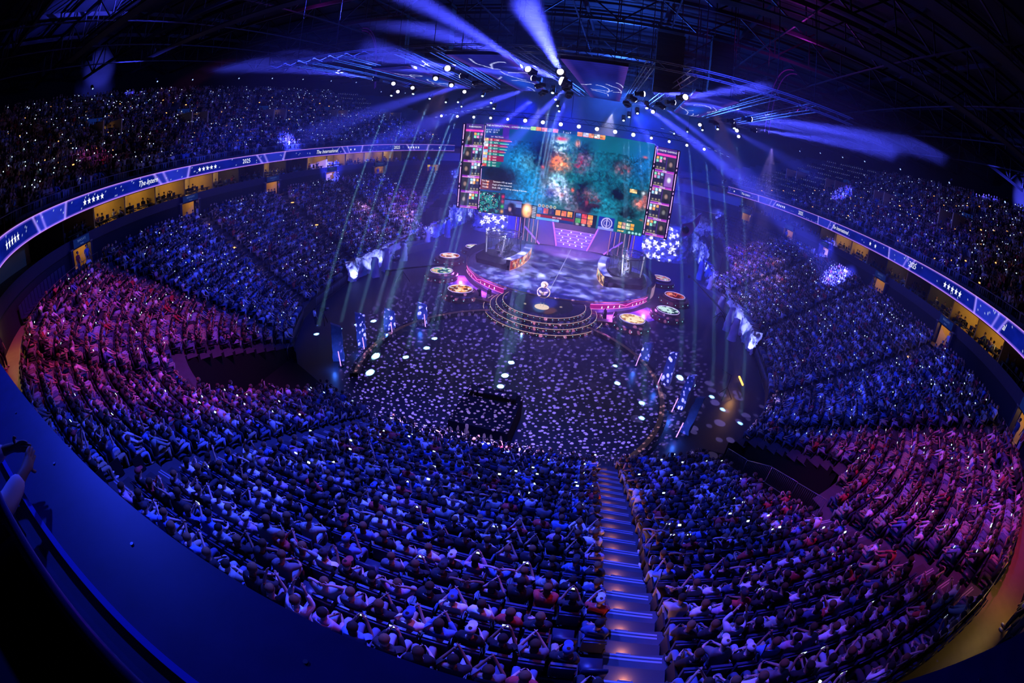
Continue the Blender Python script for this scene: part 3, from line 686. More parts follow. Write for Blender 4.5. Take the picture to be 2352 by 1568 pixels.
        paint_grid('picture', A, lambda u, v: np.stack([-wd/2*1.18+wd*1.18*u, 0*u-.02, z1+(z0-z1)*v], -1), SCR, q)
        put_text('PARIVISION' if s < 0 else 'XTREME GAMING', .27, wt, frame_m((0, -.06, z1-.33), (1, 0, 0), (0, 0, 1)), q, 'caption')
        for i, nm in enumerate((('NOONE', 'SATANIC', '9CLASS', 'DUKALIS', 'DM') if s < 0 else ('AME', 'XINQ', 'XM', 'XNOVA', 'XXS'))):
            put_text(nm, .24, wt, frame_m((0, -.06, z1-(.262+.18*i)*(z1-z0)), (1, 0, 0), (0, 0, 1)), q, 'caption')
    # hanging frame, with its row of bulbs
    g = thing('screen_truss', 'black truss carrying the central screen, above its top edge', 'truss', (0, Y+.6, 19.9))
    tr = MB()
    for a in (-.25, .25):
        for b in (-.25, .25): tr.bar((-13, a, b), (13, a, b), .06)
    for i in range(40): tr.bar((-13+.65*i, -.25, -.25 if i % 2 else .25), (-13+.65*(i+1), -.25, .25 if i % 2 else -.25), .04)
    tr.build('frame', M['blacksteel'], g); h = MB()
    for x in (-12, -6, 0, 6, 12): h.tube([(x, 0, .2), (x, 0, 14)], .03, 4)
    h.build_each('hanging_cable', M['blacksteel'], g)
    for i in range(16):
        x = -13.8+1.84*i
        l = thing('screen_top_light', '%s round white lamp from left above the central screen' % ordinal(i+1), 'lamp', (x, Y-.05, 19.32), group='lamps above the screen')
        MB().sphere((0, 0, 0), (.2 if 5 <= i <= 11 else .14), 10).build('lens', M['lens'], l); MB().box((0, .22, .1), (.28, .26, .3)).build('lamp_body', M['blacksteel'], l)
    for s in (-1, 1):
        a = thing('line_array_fin', 'curved pink scenic fin beside the %s side screen' % ('left' if s < 0 else 'right'), 'fin', (s*13.2, 16.5, 9.8))
        if s > 0:
            f = MB(); n = 10; P = [(0, 0, -.6), (1.1, 0, -.2), (1.9, 0, 1.4), (2.0, 0, 2.6), (1.1, 0, 1.4), (.1, 0, .9)]
            f.add([p for p in P]+[(x, .25, z) for x, y, z in P], [tuple(range(6)), tuple(range(11, 5, -1))]+[(i, (i+1) % 6, 6+(i+1) % 6, 6+i) for i in range(6)]); f.build('fin_blade', M['pink'], a)
            MB().sphere((.5, -.3, .4), .42, 12).build('lamp_head', M['navy'], a)
        else: bpy.data.objects.remove(a)
screen_rig()

# ------------------------------------------------------------------ the ribbon boards
def ribbon():
    def pic(n, marks, seed):
        h = 15; A = np.zeros((h, n, 3)); n1 = fbm(h, n, 2, seed, 3, 30); Vg = np.linspace(0, 1, h)[:, None]; A[:] = (.003, .010, .26)
        A *= (.35+1.1*n1[..., None])
        for s, wd in marks:
            U = np.arange(n)/n; 
            for k in range(n):
                for off, am, sl in ((0, 1.0, .004), (wd*.75, .7, -.008), (wd, 1.0, -.012)):
                    d = abs(U[k]-(s+off+sl*(Vg[:, 0]-.5))); A[:, k] += np.exp(-(d/.0016)**2)[:, None]*np.array((.35, .25, .8))*am
            m = (U > s) & (U < s+wd); A[:, m] += np.array((.012, .02, .25))
        A[:1] = (.75, .35, 1.1); A[-1:] = (.75, .3, 1.1); A[1] += (.12, .07, .4); A[-2] += (.15, .08, .5)
        r = np.random.default_rng(seed)
        for _ in range(n//9): A[r.integers(2, h-3), r.integers(0, n)] = (.5, .6, 1)
        return A
    for nm, (xa, ya), (xb, yb), txts, shafts in (
        ('left', (-9, -32), (-30.69, 53.92), [(-19.7, -28.6, '*****', .62), (-28.7, -18.98, '*****', .62), (-32.2, -11.9, 'The Intern', .62), (-33.6, -2.96, '*****', .62), (-33.5, 3.5, '2025', .66), (-33.5, 19.7, 'The International', .7), (-33.4, 26, '* *', .5), (-33, 37.6, '2025', .75), (-32.4, 42, '*****', .6), (-31.6, 49.3, '*', .5)], [(-26.8, -22.5), (-33.3, -5.8), (-33.4, 10.5), (-33.4, 28.5), (-32.0, 46.0)]),
        ('right', (22, -27.5), (30.9, 53.0), [(30.9, 50.5, '*', .5), (31.4, 46.8, 'The Intern', .5), (32.6, 35.9, '*****', .55), (33.0, 29.6, '2025', .72), (33.5, 17.5, 'The International', .62), (33.5, 9.0, '* *', .6), (33.4, .5, '2025', .66), (32.0, -6.8, '*****', .66), (29.6, -15.2, 'al', .6)], [(31.9, 42.9), (33.2, 24.2), (33.5, 5.5), (31.1, -10.5)])):
        a, b = RR.near(xa, ya), RR.near(xb, yb); n = int(abs(b-a)/.11)
        t = thing('ribbon_board', 'long glowing blue ribbon screen with lilac edges round the %s balcony' % nm, 'screen')
        lo, hi = (b, a) if nm == 'left' else (b, a)
        marks = []
        for (x, y) in shafts: marks.append((((RR.near(x, y)-lo)/(hi-lo)), 4.6/abs(hi-lo)))
        def corner(u, v, lo=lo, hi=hi):
            s = lo+(hi-lo)*u; p = RR.xy(s); p2 = RR.xy(s+.2); tx = p2-p; ln = np.linalg.norm(tx, axis=-1, keepdims=True); tx /= ln; nn = np.stack([-tx[..., 1], tx[..., 0]], -1)
            return np.concatenate([p+nn*.03, (15.41-1.18*v)[..., None]], -1)
        ob = paint_grid('led_strip', pic(n, marks, 3 if nm == 'left' else 9), corner, attr_emi('ribbon_picture_'+nm, 1.0), t)
        for x, y, s, sz in txts:
            sc_ = RR.near(x, y); star = s.replace(' ', '').strip('*') == ''
            if star:
                w = MB(); pts = len(s)
                for k, ch in enumerate(s):
                    if ch == ' ': continue
                    off = (k-(len(s)-1)/2)*.62*sz/.62; P = []
                    for j in range(10):
                        r_ = (.26 if j % 2 == 0 else .11)*sz/.62; an = pi/2+j*pi/5; P.append((off+r_*cos(an), r_*sin(an)))
                    w.add([(p[0], p[1], 0) for p in P]+[(off, 0, 0)], [(10, j, (j+1) % 10) for j in range(10)])
                me = bpy.data.meshes.new('stars'); me.from_pydata(w.v, [], w.f)
            else: me = text_mesh(s, sz*1.05, 'CENTER', 0, .32 if 'The' in s or s == 'al' else 0).copy()
            co = np.zeros(len(me.vertices)*3); me.vertices.foreach_get('co', co); co = co.reshape(-1, 3)
            # seen from inside: reading direction runs clockwise from above
            sgn = -1
            ss = sc_+sgn*co[:, 0]; p = RR.xy(ss); p2 = RR.xy(ss+.2); tx = p2-p; tx /= np.linalg.norm(tx, axis=-1, keepdims=True); nn = np.stack([-tx[:, 1], tx[:, 0]], -1)
            out = np.concatenate([p+nn*.07, (14.82+co[:, 1])[:, None]], -1); me.vertices.foreach_set('co', out.ravel()); me.materials.clear(); me.update()
            link('stars' if star else 'lettering', me, M['whitetext'], t)
ribbon()

# ------------------------------------------------------------------ stage
DC = (0, 23.2)
def star_pts(r0, r1, n=5): return [((r0 if j % 2 == 0 else r1)*cos(pi/2+j*pi/n), (r0 if j % 2 == 0 else r1)*sin(pi/2+j*pi/n)) for j in range(2*n)]
def stage():
    cx, cyy = DC; R = 12.2; hs = 1.47
    t = thing('round_stage', 'large round stage with glossy patterned top and magenta lit rim', 'stage', (cx, cyy, 0))
    sf = mat('stage_top_film', (.13, .15, .24), .28, var=.6, vs=.9)
    b = MB(); b.lathe([(R-.5, 0), (R-.5, .35), (R-.15, .55), (R-.15, 1.1), (R, 1.35), (R, 1.45), (R-.25, hs), (.001, hs)], n=110); b.build('deck', [sf], t)
    s = MB(); s.lathe([(R+.01, 1.35), (R+.03, 1.4), (R+.01, 1.46)], n=110); s.build('gold_edge', M['gold'], t)
    s = MB()
    for a0, a1 in ((-2.75, -1.98), (-1.18, -.42)):
        s.lathe([(R-.1, .62), (R-.05, 1.1)], n=30, a0=a0, a1=a1)
    s.build_each('rim_panel', emi('magenta_rim', (.42, .01, .28), .9), t)
    e = MB()
    for a0, a1 in ((-2.75, -1.98), (-1.18, -.42)):
        m = (a0+a1)/2
        def P(a, z): return (R*.998*cos(a), R*.998*sin(a), z)
        e.tube([P(a0, 1.12)]+[P(a0+(m-.09-a0)*i/8, 1.12) for i in range(9)]+[P(m, .8)]+[P(m+.09+(a1-m-.09)*i/8, 1.12) for i in range(9)], .025, 5)
        e.tube([P(a0+(a1-a0)*i/16, .6) for i in range(17)], .02, 5)
    e.build_each('rim_light_line', emi('pink_neon', (1, .15, .6), 2.2), t)
    g = MB()
    for a0, a1 in ((-2.72, -2.45), (-2.32, -2.05), (-1.1, -.85), (-.74, -.5)):
        for k in range(4):
            a = a0+(a1-a0)*(k+.5)/4; c, s_ = cos(a), sin(a); o = V(R*1.003*c, R*1.003*s_, .84); x = V(-s_, c, 0); z = V(0, 0, 1)
            sh = [[(-.09, -.15), (.09, -.15), (0, .15)], [(-.08, -.12), (.08, -.12), (.1, .05), (0, .16), (-.1, .05)], [(-.1, -.12), (.02, -.12), (.1, .12), (-.04, .12)], [(-.07, -.14), (.07, -.14), (.07, .14), (-.07, .14)]][k]
            g.add([o+x*p+z*q for p, q in sh], [tuple(range(len(sh)))])
    g.build_each('rim_symbol', M['whitetext'], t)
    l = MB(); l.tube([(0, -R+1.5, hs+.01), (0, R-.7, hs+.01)], .03, 4)
    for i in range(0): pass
    l.build('centre_line', emi('centre_line_light', (.6, .6, 1), .8), t)
    tr = MB()
    for rr in (R-.7, R-1.0): tr.lathe([(rr, hs+.012), (rr+.05, hs+.012)], n=110)
    tr.build('inlay_rings', M['steel'], t)
    # drawn constellation lines on the top
    q = MB(); rg = random.Random(3)
    for _ in range(26):
        x, y = rg.uniform(-6, 6), rg.uniform(-9, 3); a = rg.uniform(0, 6.3)
        for _ in range(rg.randint(1, 3)):
            x2, y2 = x+cos(a)*rg.uniform(.4, 1.4), y+sin(a)*rg.uniform(.4, 1.4)
            if abs(x2) < 4.4 or y2 < -6: q.bar((x, y, hs+.012), (x2, y2, hs+.012), .025, .01)
            x, y = x2, y2; a += rg.choice((1.3, -1.3, .6))
    q.build('floor_drawing', emi('floor_drawing_light', (.6, .65, 1), .7), t)
    for s in (-1, 1):
        w = thing('stage_side_wall', 'tall black curved wall wrapping the %s edge of the stage' % ('left' if s < 0 else 'right'), 'wall', (cx, cyy, 0))
        m = MB(); a0, a1 = (-.42, .45) if s > 0 else (pi-.45, pi+.40)
        m.lathe([(R+.05, .3), (R+.05, 2.35), (R-.25, 2.35), (R-.25, hs)], n=40, a0=a0, a1=a1); m.build('panel', M['navy'], w)
        z = MB(); z.lathe([(R+.07, .4), (R+.09, .43), (R+.07, .46)], n=40, a0=a0, a1=a1); z.build('light_edge', M['gold'], w)
        if s > 0: z = MB(); z.lathe([(R+.08, .7), (R+.08, 2.1)], n=12, a0=-.36, a1=-.12); z.build('lit_panel', emi('pale_pink_panel', (.5, .3, .5), .7), w)
    # round forestage with the trophy
    f = thing('front_platform', 'round stepped platform with shiny top in front of the stage', 'platform', (0, 9.9, 0))
    br = mat('brown_riser', (.16, .07, .035), .4)
    for i, (r, z) in enumerate(((6.15, .3), (5.5, .6), (4.9, .9), (4.25, 1.2))):
        a = MB(); a.lathe([(r, z-.3), (r, z-.02)], n=90, a0=-pi-.35, a1=.35); a.build('riser', br, f)
        a = MB(); a.lathe([(r, z), (r-.75 if i < 3 else .001, z)], n=90, a0=-pi-.35, a1=.35); a.build('tread', mat('gloss_black_tread', (.02, .022, .04), .12) if i == 0 else bpy.data.materials['gloss_black_tread'], f)
        a = MB(); a.tube([(r*1.002*cos(-pi-.3+(pi+.6)*j/80), r*1.002*sin(-pi-.3+(pi+.6)*j/80), z) for j in range(81)], .022, 5, caps=True); a.build('edge_light', emi('gold_edge_glow', (1, .62, .55), .75) if i == 0 else bpy.data.materials['gold_edge_glow'], f)
        a = MB()
        for j in range(22):
            an = -pi+.1+(pi-.2)*j/21; a.sphere((r*1.003*cos(an), r*1.003*sin(an), z-.16), .035, 6)
        a.build_each('step_lamp', M['cyandot'], f)
    # picture in the glossy top: planets on night blue
    h = 90; A = np.zeros((h, h, 3)); A[:] = (.004, .008, .03); n1 = fbm(h, h, 5, 21)
    for u, v, r_, c in ((.5, .42, .2, (.02, .03, .35)), (.48, .72, .12, (.05, .12, .3)), (.68, .84, .09, (.12, .05, .04)), (.2, .7, .02, (.6, .5, .4)), (.8, .55, .02, (.5, .4, .3))): blob(A, u, v, r_, r_/.56, c, 1, 0, .5+.7*n1, 4)
    paint_grid('top_picture', A, lambda u, v: np.stack([(u-.5)*6.0*np.sqrt(np.clip(1-(2*v-1)**2*.5, 0, 1)), (.5-v)*6.0*np.sqrt(np.clip(1-(2*u-1)**2*.5, 0, 1))-.4, 0*u+1.215], -1), attr_emi('platform_picture', .8), f)
    b = thing('shore_lamp', 'small bright blue floor lamp at the foot of the front platform', 'lamp', (-.9, 3.5, 0))
    MB().sphere((0, 0, .12), .1, 8).build('lens', emi('blue_lens', (.25, .5, 1), 30), b); MB().box((0, .12, .08), (.25, .15, .16)).build('lamp_body', M['black'], b)
    # trophy
    t = thing('trophy', 'round metal trophy shield on a glowing pedestal disc, centre of the front platform', 'trophy', (0, 8.25, 1.22))
    a = MB(); a.lathe([(.72, 0), (.72, .06), (.6, .09), (.001, .09)], n=32); a.build('pedestal', emi('pedestal_glow', (1, .78, .62), .9), t)
    a = MB()
    for s in (-.13, .13): a.tube([(s, 0, .08), (s*1.6, 0, 1.0)], .02, 6)
    a.build('stem', M['chrome'], t)
    tm = mat('trophy_silver', (.9, .8, .78), .35, .4); TH = 1.55
    a = MB(); a.tube([(.62*cos(k*pi/16), 0, TH+.55*sin(k*pi/16)) for k in range(32)], .06, 8, closed=True); a.build('outer_ring', tm, t)
    a = MB(); a.lathe([(.01, TH-.25), (.3, TH-.2), (.48, TH+.05), (.5, TH+.2), (.46, TH+.2), (.3, TH-.05)], n=24); a.build('bowl', tm, t)
    a = MB(); M3 = Matrix.Rotation(pi/2, 3, 'X'); k = MB(); k.lathe([(.001, .09), (.32, .07), (.36, 0), (.32, -.07), (.001, -.09)], n=28); a.add([M3 @ V(*p)+V(0, 0, TH+.78) for p in k.v], k.f); a.build('shield_disc', tm, t)
    a = MB(); a.tube([(.17*cos(k*pi/12), -.1, TH+.78+.17*sin(k*pi/12)) for k in range(24)], .03, 6, closed=True); a.build('emblem', M['gold'], t)
stage()

def swirl(cols, seed, n=44):
    A = np.zeros((n, n, 3)); n1 = fbm(n, n, 4, seed, 4); n2 = fbm(n, n, 7, seed+1, 3); A[:] = cols[0]
    A[n1 > .46] = cols[1]; A[(n1 > .56)] = cols[2]; A[n2 > .68] = cols[3]; return A
PODS = [(-9.15, 10.2, ((.15, .03, .02), (1, .35, .08), (1, .7, .4), (.9, .9, .8)), 'orange and cream'), (-13.4, 15.5, ((.01, .06, .1), (.05, .5, .4), (.8, .5, .3), (.8, .9, .9)), 'teal and white'), (-15, 22.5, ((.2, .02, .02), (.9, .3, .1), (.9, .8, .8), (1, .2, .1)), 'red and white'), (-13.6, 29.2, ((.02, .02, .04), (.5, .6, .6), (.8, .9, .9), (.9, .3, .1)), 'pale grey'),
        (9.15, 10.2, ((.6, .3, .12), (1, .75, .4), (1, .85, .6), (.4, .15, .05)), 'cream and amber'), (13.4, 15.2, ((.01, .03, .05), (.02, .06, .09), (.6, .85, .85), (.8, .95, .95)), 'black with white-green'), (14.9, 21.6, ((.1, .01, .01), (.9, .08, .05), (.1, .01, .02), (1, .3, .2)), 'dark red'), (13.7, 29.0, ((.1, .02, .08), (.7, .15, .1), (.3, .4, .6), (.8, .8, .9)), 'red and blue')]
def pods():
    for k, (x, y, cols, nm) in enumerate(PODS):
        side = 'left' if x < 0 else 'right'
        t = thing('display_pod', 'low round drum with %s picture disc, %s side of stage' % (nm, side), 'drum', (x, y, 0))
        a = MB(); a.lathe([(1.9, 0), (2.0, .1), (2.0, .62), (1.9, .72), (1.55, .72), (1.5, .95), (1.35, 1.0), (.001, 1.0)], n=44); a.build('drum', mat('drum_brown', (.10, .045, .03), .4) if k == 0 else bpy.data.materials['drum_brown'], t)
        a = MB(); a.tube([(1.33*cos(j*pi/24), 1.33*sin(j*pi/24), 1.02) for j in range(48)], .03, 5, closed=True); a.build('glow_ring', emi('lilac_glow_ring', (.55, .4, 1), 1.6) if k == 0 else bpy.data.materials['lilac_glow_ring'], t)
        A = swirl(cols, 40+k)
        def cr(u, v):
            X = 2*u-1; Y = 2*v-1; return np.stack([1.22*X*np.sqrt(1-Y*Y/2), -1.22*Y*np.sqrt(1-X*X/2), 0*u+1.03], -1)
        paint_grid('picture_disc', A, cr, attr_emi('pod_picture', 1.1) if k == 0 else bpy.data.materials['pod_picture'], t)
        a = MB()
        for j in range(12): a.sphere((2.01*cos(j*pi/6), 2.01*sin(j*pi/6), .35), .05, 6)
        a.build_each('side_lamp', M['cyandot'], t)
        if k in (0, 4):
            br = thing('bridge_ramp', 'dark ramp linking the %s front drum to the stepped platform' % side, 'ramp', (0, 0, 0))
            s = 1 if x > 0 else -1
            MB().bar((s*5.6, 9.6, .3), (s*7.4, 10.0, .3), .9, .3).build('deck', M['wood'], br); MB().bar((s*5.6, 9.1, .5), (s*7.4, 9.5, .5), .06).build('edge_light', M['gold'], br)
pods()
# purple floor vinyl ring round the stage
r = MB(); r.lathe([(12.4, .012), (15.2, .012)], (DC[0], DC[1], 0), n=90, a0=-2.7, a1=-.44); r.build('floor_vinyl', mat('lilac_floor_vinyl', (.30, .16, .5), .35), kind='structure')

def booths():
    for s in (-1, 1):
        side = 'left' if s < 0 else 'right'; F = lambda x, y, z=0: (s*x, y, z)
        # curved desk wall with lit pictures: arc from (5.65,17.9) through (4.6,21) to (4.9,27.5)
        P = []
        for i in range(31):
            t_ = i/30; a, b, c = V(5.65, 17.85, 0), V(4.0, 21.5, 0), V(4.9, 27.8, 0); P.append(a*(1-t_)**2+b*2*t_*(1-t_)+c*t_*t_)
        t = thing('player_desk_wall', 'low curved white-topped wall with glowing hero pictures round the %s player booth' % side, 'wall', (0, 0, 1.47))
        w = MB(); tp = MB()
        for i in range(30):
            a, b = P[i], P[i+1]; n = (b-a).normalized(); n = V(n.y, -n.x, 0)  # outward to +x
            w.quad(F(a.x+.05, a.y), F(b.x+.05, b.y), F(b.x+.05, b.y, 1.3), F(a.x+.05, a.y, 1.3)); w.quad(F(a.x+.5, a.y), F(b.x+.5, b.y), F(b.x+.5, b.y, 1.3), F(a.x+.5, a.y, 1.3))
            wd = .95; tp.quad(F(a.x-.05, a.y, 1.36), F(b.x-.05, b.y, 1.36), F(b.x+wd, b.y+.05, 1.36), F(a.x+wd, a.y+.05, 1.36)); tp.quad(F(a.x-.05, a.y, 1.3), F(b.x-.05, b.y, 1.3), F(b.x-.05, b.y, 1.36), F(a.x-.05, a.y, 1.36))
        w.build('wall_body', M['dark'], t); tp.build('shelf_top', mat('pale_shelf', (.42, .42, .55), .5) if s < 0 else bpy.data.materials['pale_shelf'], t)
        h, wn = 30, 120; A = np.zeros((h, wn, 3)); n1 = fbm(h, wn, 3, 60+s, 4, 5)
        c0, c1, c2 = ((.35, .03, .02), (1, .3, .05), (1, .65, .4)) if s < 0 else ((.10, .05, .02), (1, .5, .1), (1, .85, .55))
        A[:] = c0; A[n1 > .45] = c1; A[n1 > .58] = c2
        rg = np.random.default_rng(2)
        for k in range(5):
            u = (k+.5)/5; blob(A, u, .4, .03, .2, (1, .6, .45) if k % 2 == 0 else (.1, .7, .6), .9, 0, None, 4); blob(A, u, .62, .035, .2, (.08, .02, .06), .8, 0, None, 4); rect(A, k/5-.002, 0, k/5+.006, 1, (.6, .5, .8), 1)
        rect(A, 0, 0, 1, .09, (.15, .05, .4), 1); rect(A, 0, .96, 1, 1, (1, .5, .6), 1)
        Pn = np.array([[q.x, q.y] for q in P])
        def cr(u, v, Pn=Pn, s=s):
            k = u*30; x = np.interp(k, np.arange(31), Pn[:, 0]); y = np.interp(k, np.arange(31), Pn[:, 1]); return np.stack([s*x, y, 1.28-1.24*v], -1)
        paint_grid('lit_picture_front', A, cr, attr_emi('desk_picture', 1.0) if s < 0 else bpy.data.materials['desk_picture'], t)
        for i in (2, 12): 
            q = P[i]; put_text('XG' if s > 0 else 'PV', .4, M['whitetext'], frame_m(F(q.x-.06, q.y, 1.12), (0, -s*-1, 0) if s < 0 else (0, -1, 0), (0, 0, 1)), t, 'caption') if i == 12 else None
        # low black rear platform
        b = thing('booth_platform', 'low black platform under the %s glass player booth' % side, 'platform', (s*8.4, 21.5, 1.47))
        m = MB(); prof = [(-2.6, -3.4), (-2.3, -3.4), (1.9, -2.0), (2.6, -.2), (2.4, 3.2), (-1.2, 4.6), (-2.6, 3)]
        pts = [V(s*x, y, 0) for x, y in prof]; n = len(pts)
        m.add([tuple(p) for p in pts]+[(p.x, p.y, .55) for p in pts], [tuple(range(n, 2*n))]+[(i, (i+1) % n, n+(i+1) % n, n+i) for i in range(n)]); m.build('platform_body', M['darker'], b)
        # glass cage: oval drum, rods all round, two thick white leaning posts
        c = thing('player_booth', '%s player booth, an oval cage of glass and white rods on the stage' % side, 'booth', (s*8.3, 24.6, 2.02))
        rx, ry, H = 2.35, 3.4, 2.45; fr = MB()
        for z in (0.05, H): fr.tube([(rx*cos(k*pi/20), ry*sin(k*pi/20), z) for k in range(40)], .05, 6, closed=True)
        fr.tube([(s*.2+rx*.62*cos(k*pi/16), -.6+ry*.5*sin(k*pi/16), H+.03) for k in range(32)], .035, 6, closed=True)
        for k in range(7):
            y = -ry*.8+ry*1.6*k/6; xx = rx*math.sqrt(max(.05, 1-(y/ry)**2)); fr.tube([(-xx, y, H), (xx, y, H)], .028, 5)
        fr.build('hoop_frame', M['chrome'], c)
        rd = MB()
        for k in range(26):
            a = k*2*pi/26; rd.tube([(rx*cos(a), ry*sin(a), 0), (rx*cos(a), ry*sin(a), H)], .022, 5)
        rd.build_each('rod', M['chrome'], c)
        gl = MB(); gl.lathe([(1, .05), (1, H)], n=40, sx=rx*.985, sy=ry*.985)
        gm = bpy.data.materials.get('booth_glass')
        if not gm:
            gm = mat('booth_glass', (.6, .75, .85), .05); nt = gm.node_tree; p = nt.nodes['Principled BSDF']; p.inputs['Alpha'].default_value = .10; p.inputs['Specular IOR Level'].default_value = .8
        gl.build('glass_wall', gm, c)
        for (x, y, lx) in ((-1.85, -1.35, -.1), (.45, -2.3, .35)):
            MB().bar((s*-x if 0 else (x if s < 0 else -x), y, -.5), (x+lx if s < 0 else -x-lx, y-.2, H+.3), .17).build('white_post', M['white'], c)
        ds = thing('gaming_desk', 'long curved desk with five monitors inside the %s player booth' % side, 'desk', (s*8.3, 24.6, 2.02))
        d = MB(); mo = MB(); sc = MB()
        for k in range(5):
            a = -1.1+.55*k; x, y = -s*(.55+.35*cos(a)), 1.9*math.sin(a*.9); d.box((x, y, .72), (.75, .85, .06)); mo.box((x-s*.12, y, 1.02), (.05, .55, .34)); sc.box((x-s*.085 if 0 else x+s*(-.09), y, 1.02), (.01, .5, .3)); d.box((x, y, .35), (.06, .06, .7))
        d.build('desk_top', M['dark'], ds); mo.build_each('monitor', M['black'], ds)
        for k in range(5):
            a = -1.1+.55*k; PLAYERS.append((s*8.3+s*(.25+.1*cos(a)), 24.6+1.9*math.sin(a*.9), 2.02, pi/2*s, side, k))
PLAYERS = []
booths()

def back_stairs():
    t = thing('stage_staircase', 'wide lilac lit staircase with white bulbs behind the stage', 'staircase', (0, 35.2, 1.47))
    a = MB(); lp = mat('lilac_riser', (.12, .11, .4), .5); n = 5
    for k in range(n): 
        w0 = 2.05+.32*k; a.box((0, .45+k*.7, .38*k+.35), (2*w0+.5, .7, .78))
    a.build('steps', lp, t); e = MB()
    for k in range(n): w0 = 2.05+.32*k; e.box((0, .08+k*.7, .38*k+.74), (2*w0+.5, .05, .06))
    e.build('step_edges', M['white'], t)
    for k in range(n):
        for j in range(4): 
            w0 = 1.9+.3*k; x = -w0+2*w0*(j+(.3 if k % 2 else .6))/4; MB().sphere((x, .02+k*.7, .38*k+.5), .09, 8).build('bulb', M['bulb'], t)
    g = thing('stage_arch', 'wide purple framed arch and slatted side fins around the lit staircase', 'arch', (0, 36, 1.47))
    for s in (-1, 1):
        b = MB(); b.bar((s*2.4, -.9, 0), (s*3.9, 1.8, 4.2), .22); b.build('lower_brace', M['pink'], g)
        b = MB(); b.quad((s*2.6, -.6, 0), (s*6.3, -.8, 0), (s*7.4, 1.2, 4.0), (s*4.0, 1.8, 4.2)); b.build('blue_panel', M['navy'], g)
        b = MB(); b.bar((s*5.0, -1.0, 0), (s*7.6, -.9, 2.4), .22); b.build('outer_brace', M['pink'], g)
        for k in range(6):
            x = s*(5.6+.75*k); y = -1.0-.4*k*0+.35*k; MB().box((x, y, 1.9+.22*k), (.22, .3, 3.8+.45*k)).build('fin', M['blacksteel'], g); MB().box((x, y-.17, 1.9+.22*k), (.07, .03, 3.7+.45*k)).build('fin_light', emi('pink_fin_glow', (1, .4, .75), .9) if 'pink_fin_glow' not in bpy.data.materials else bpy.data.materials['pink_fin_glow'], g)
        MB().box((s*9.8, .8, 2.4), (1.8, .4, 5)).build('lilac_wall', M['pink'], g)
    b = MB(); b.box((0, 1.2, 4.45), (16.5, .8, .75)); b.build('lintel', M['pink'], g)
back_stairs()

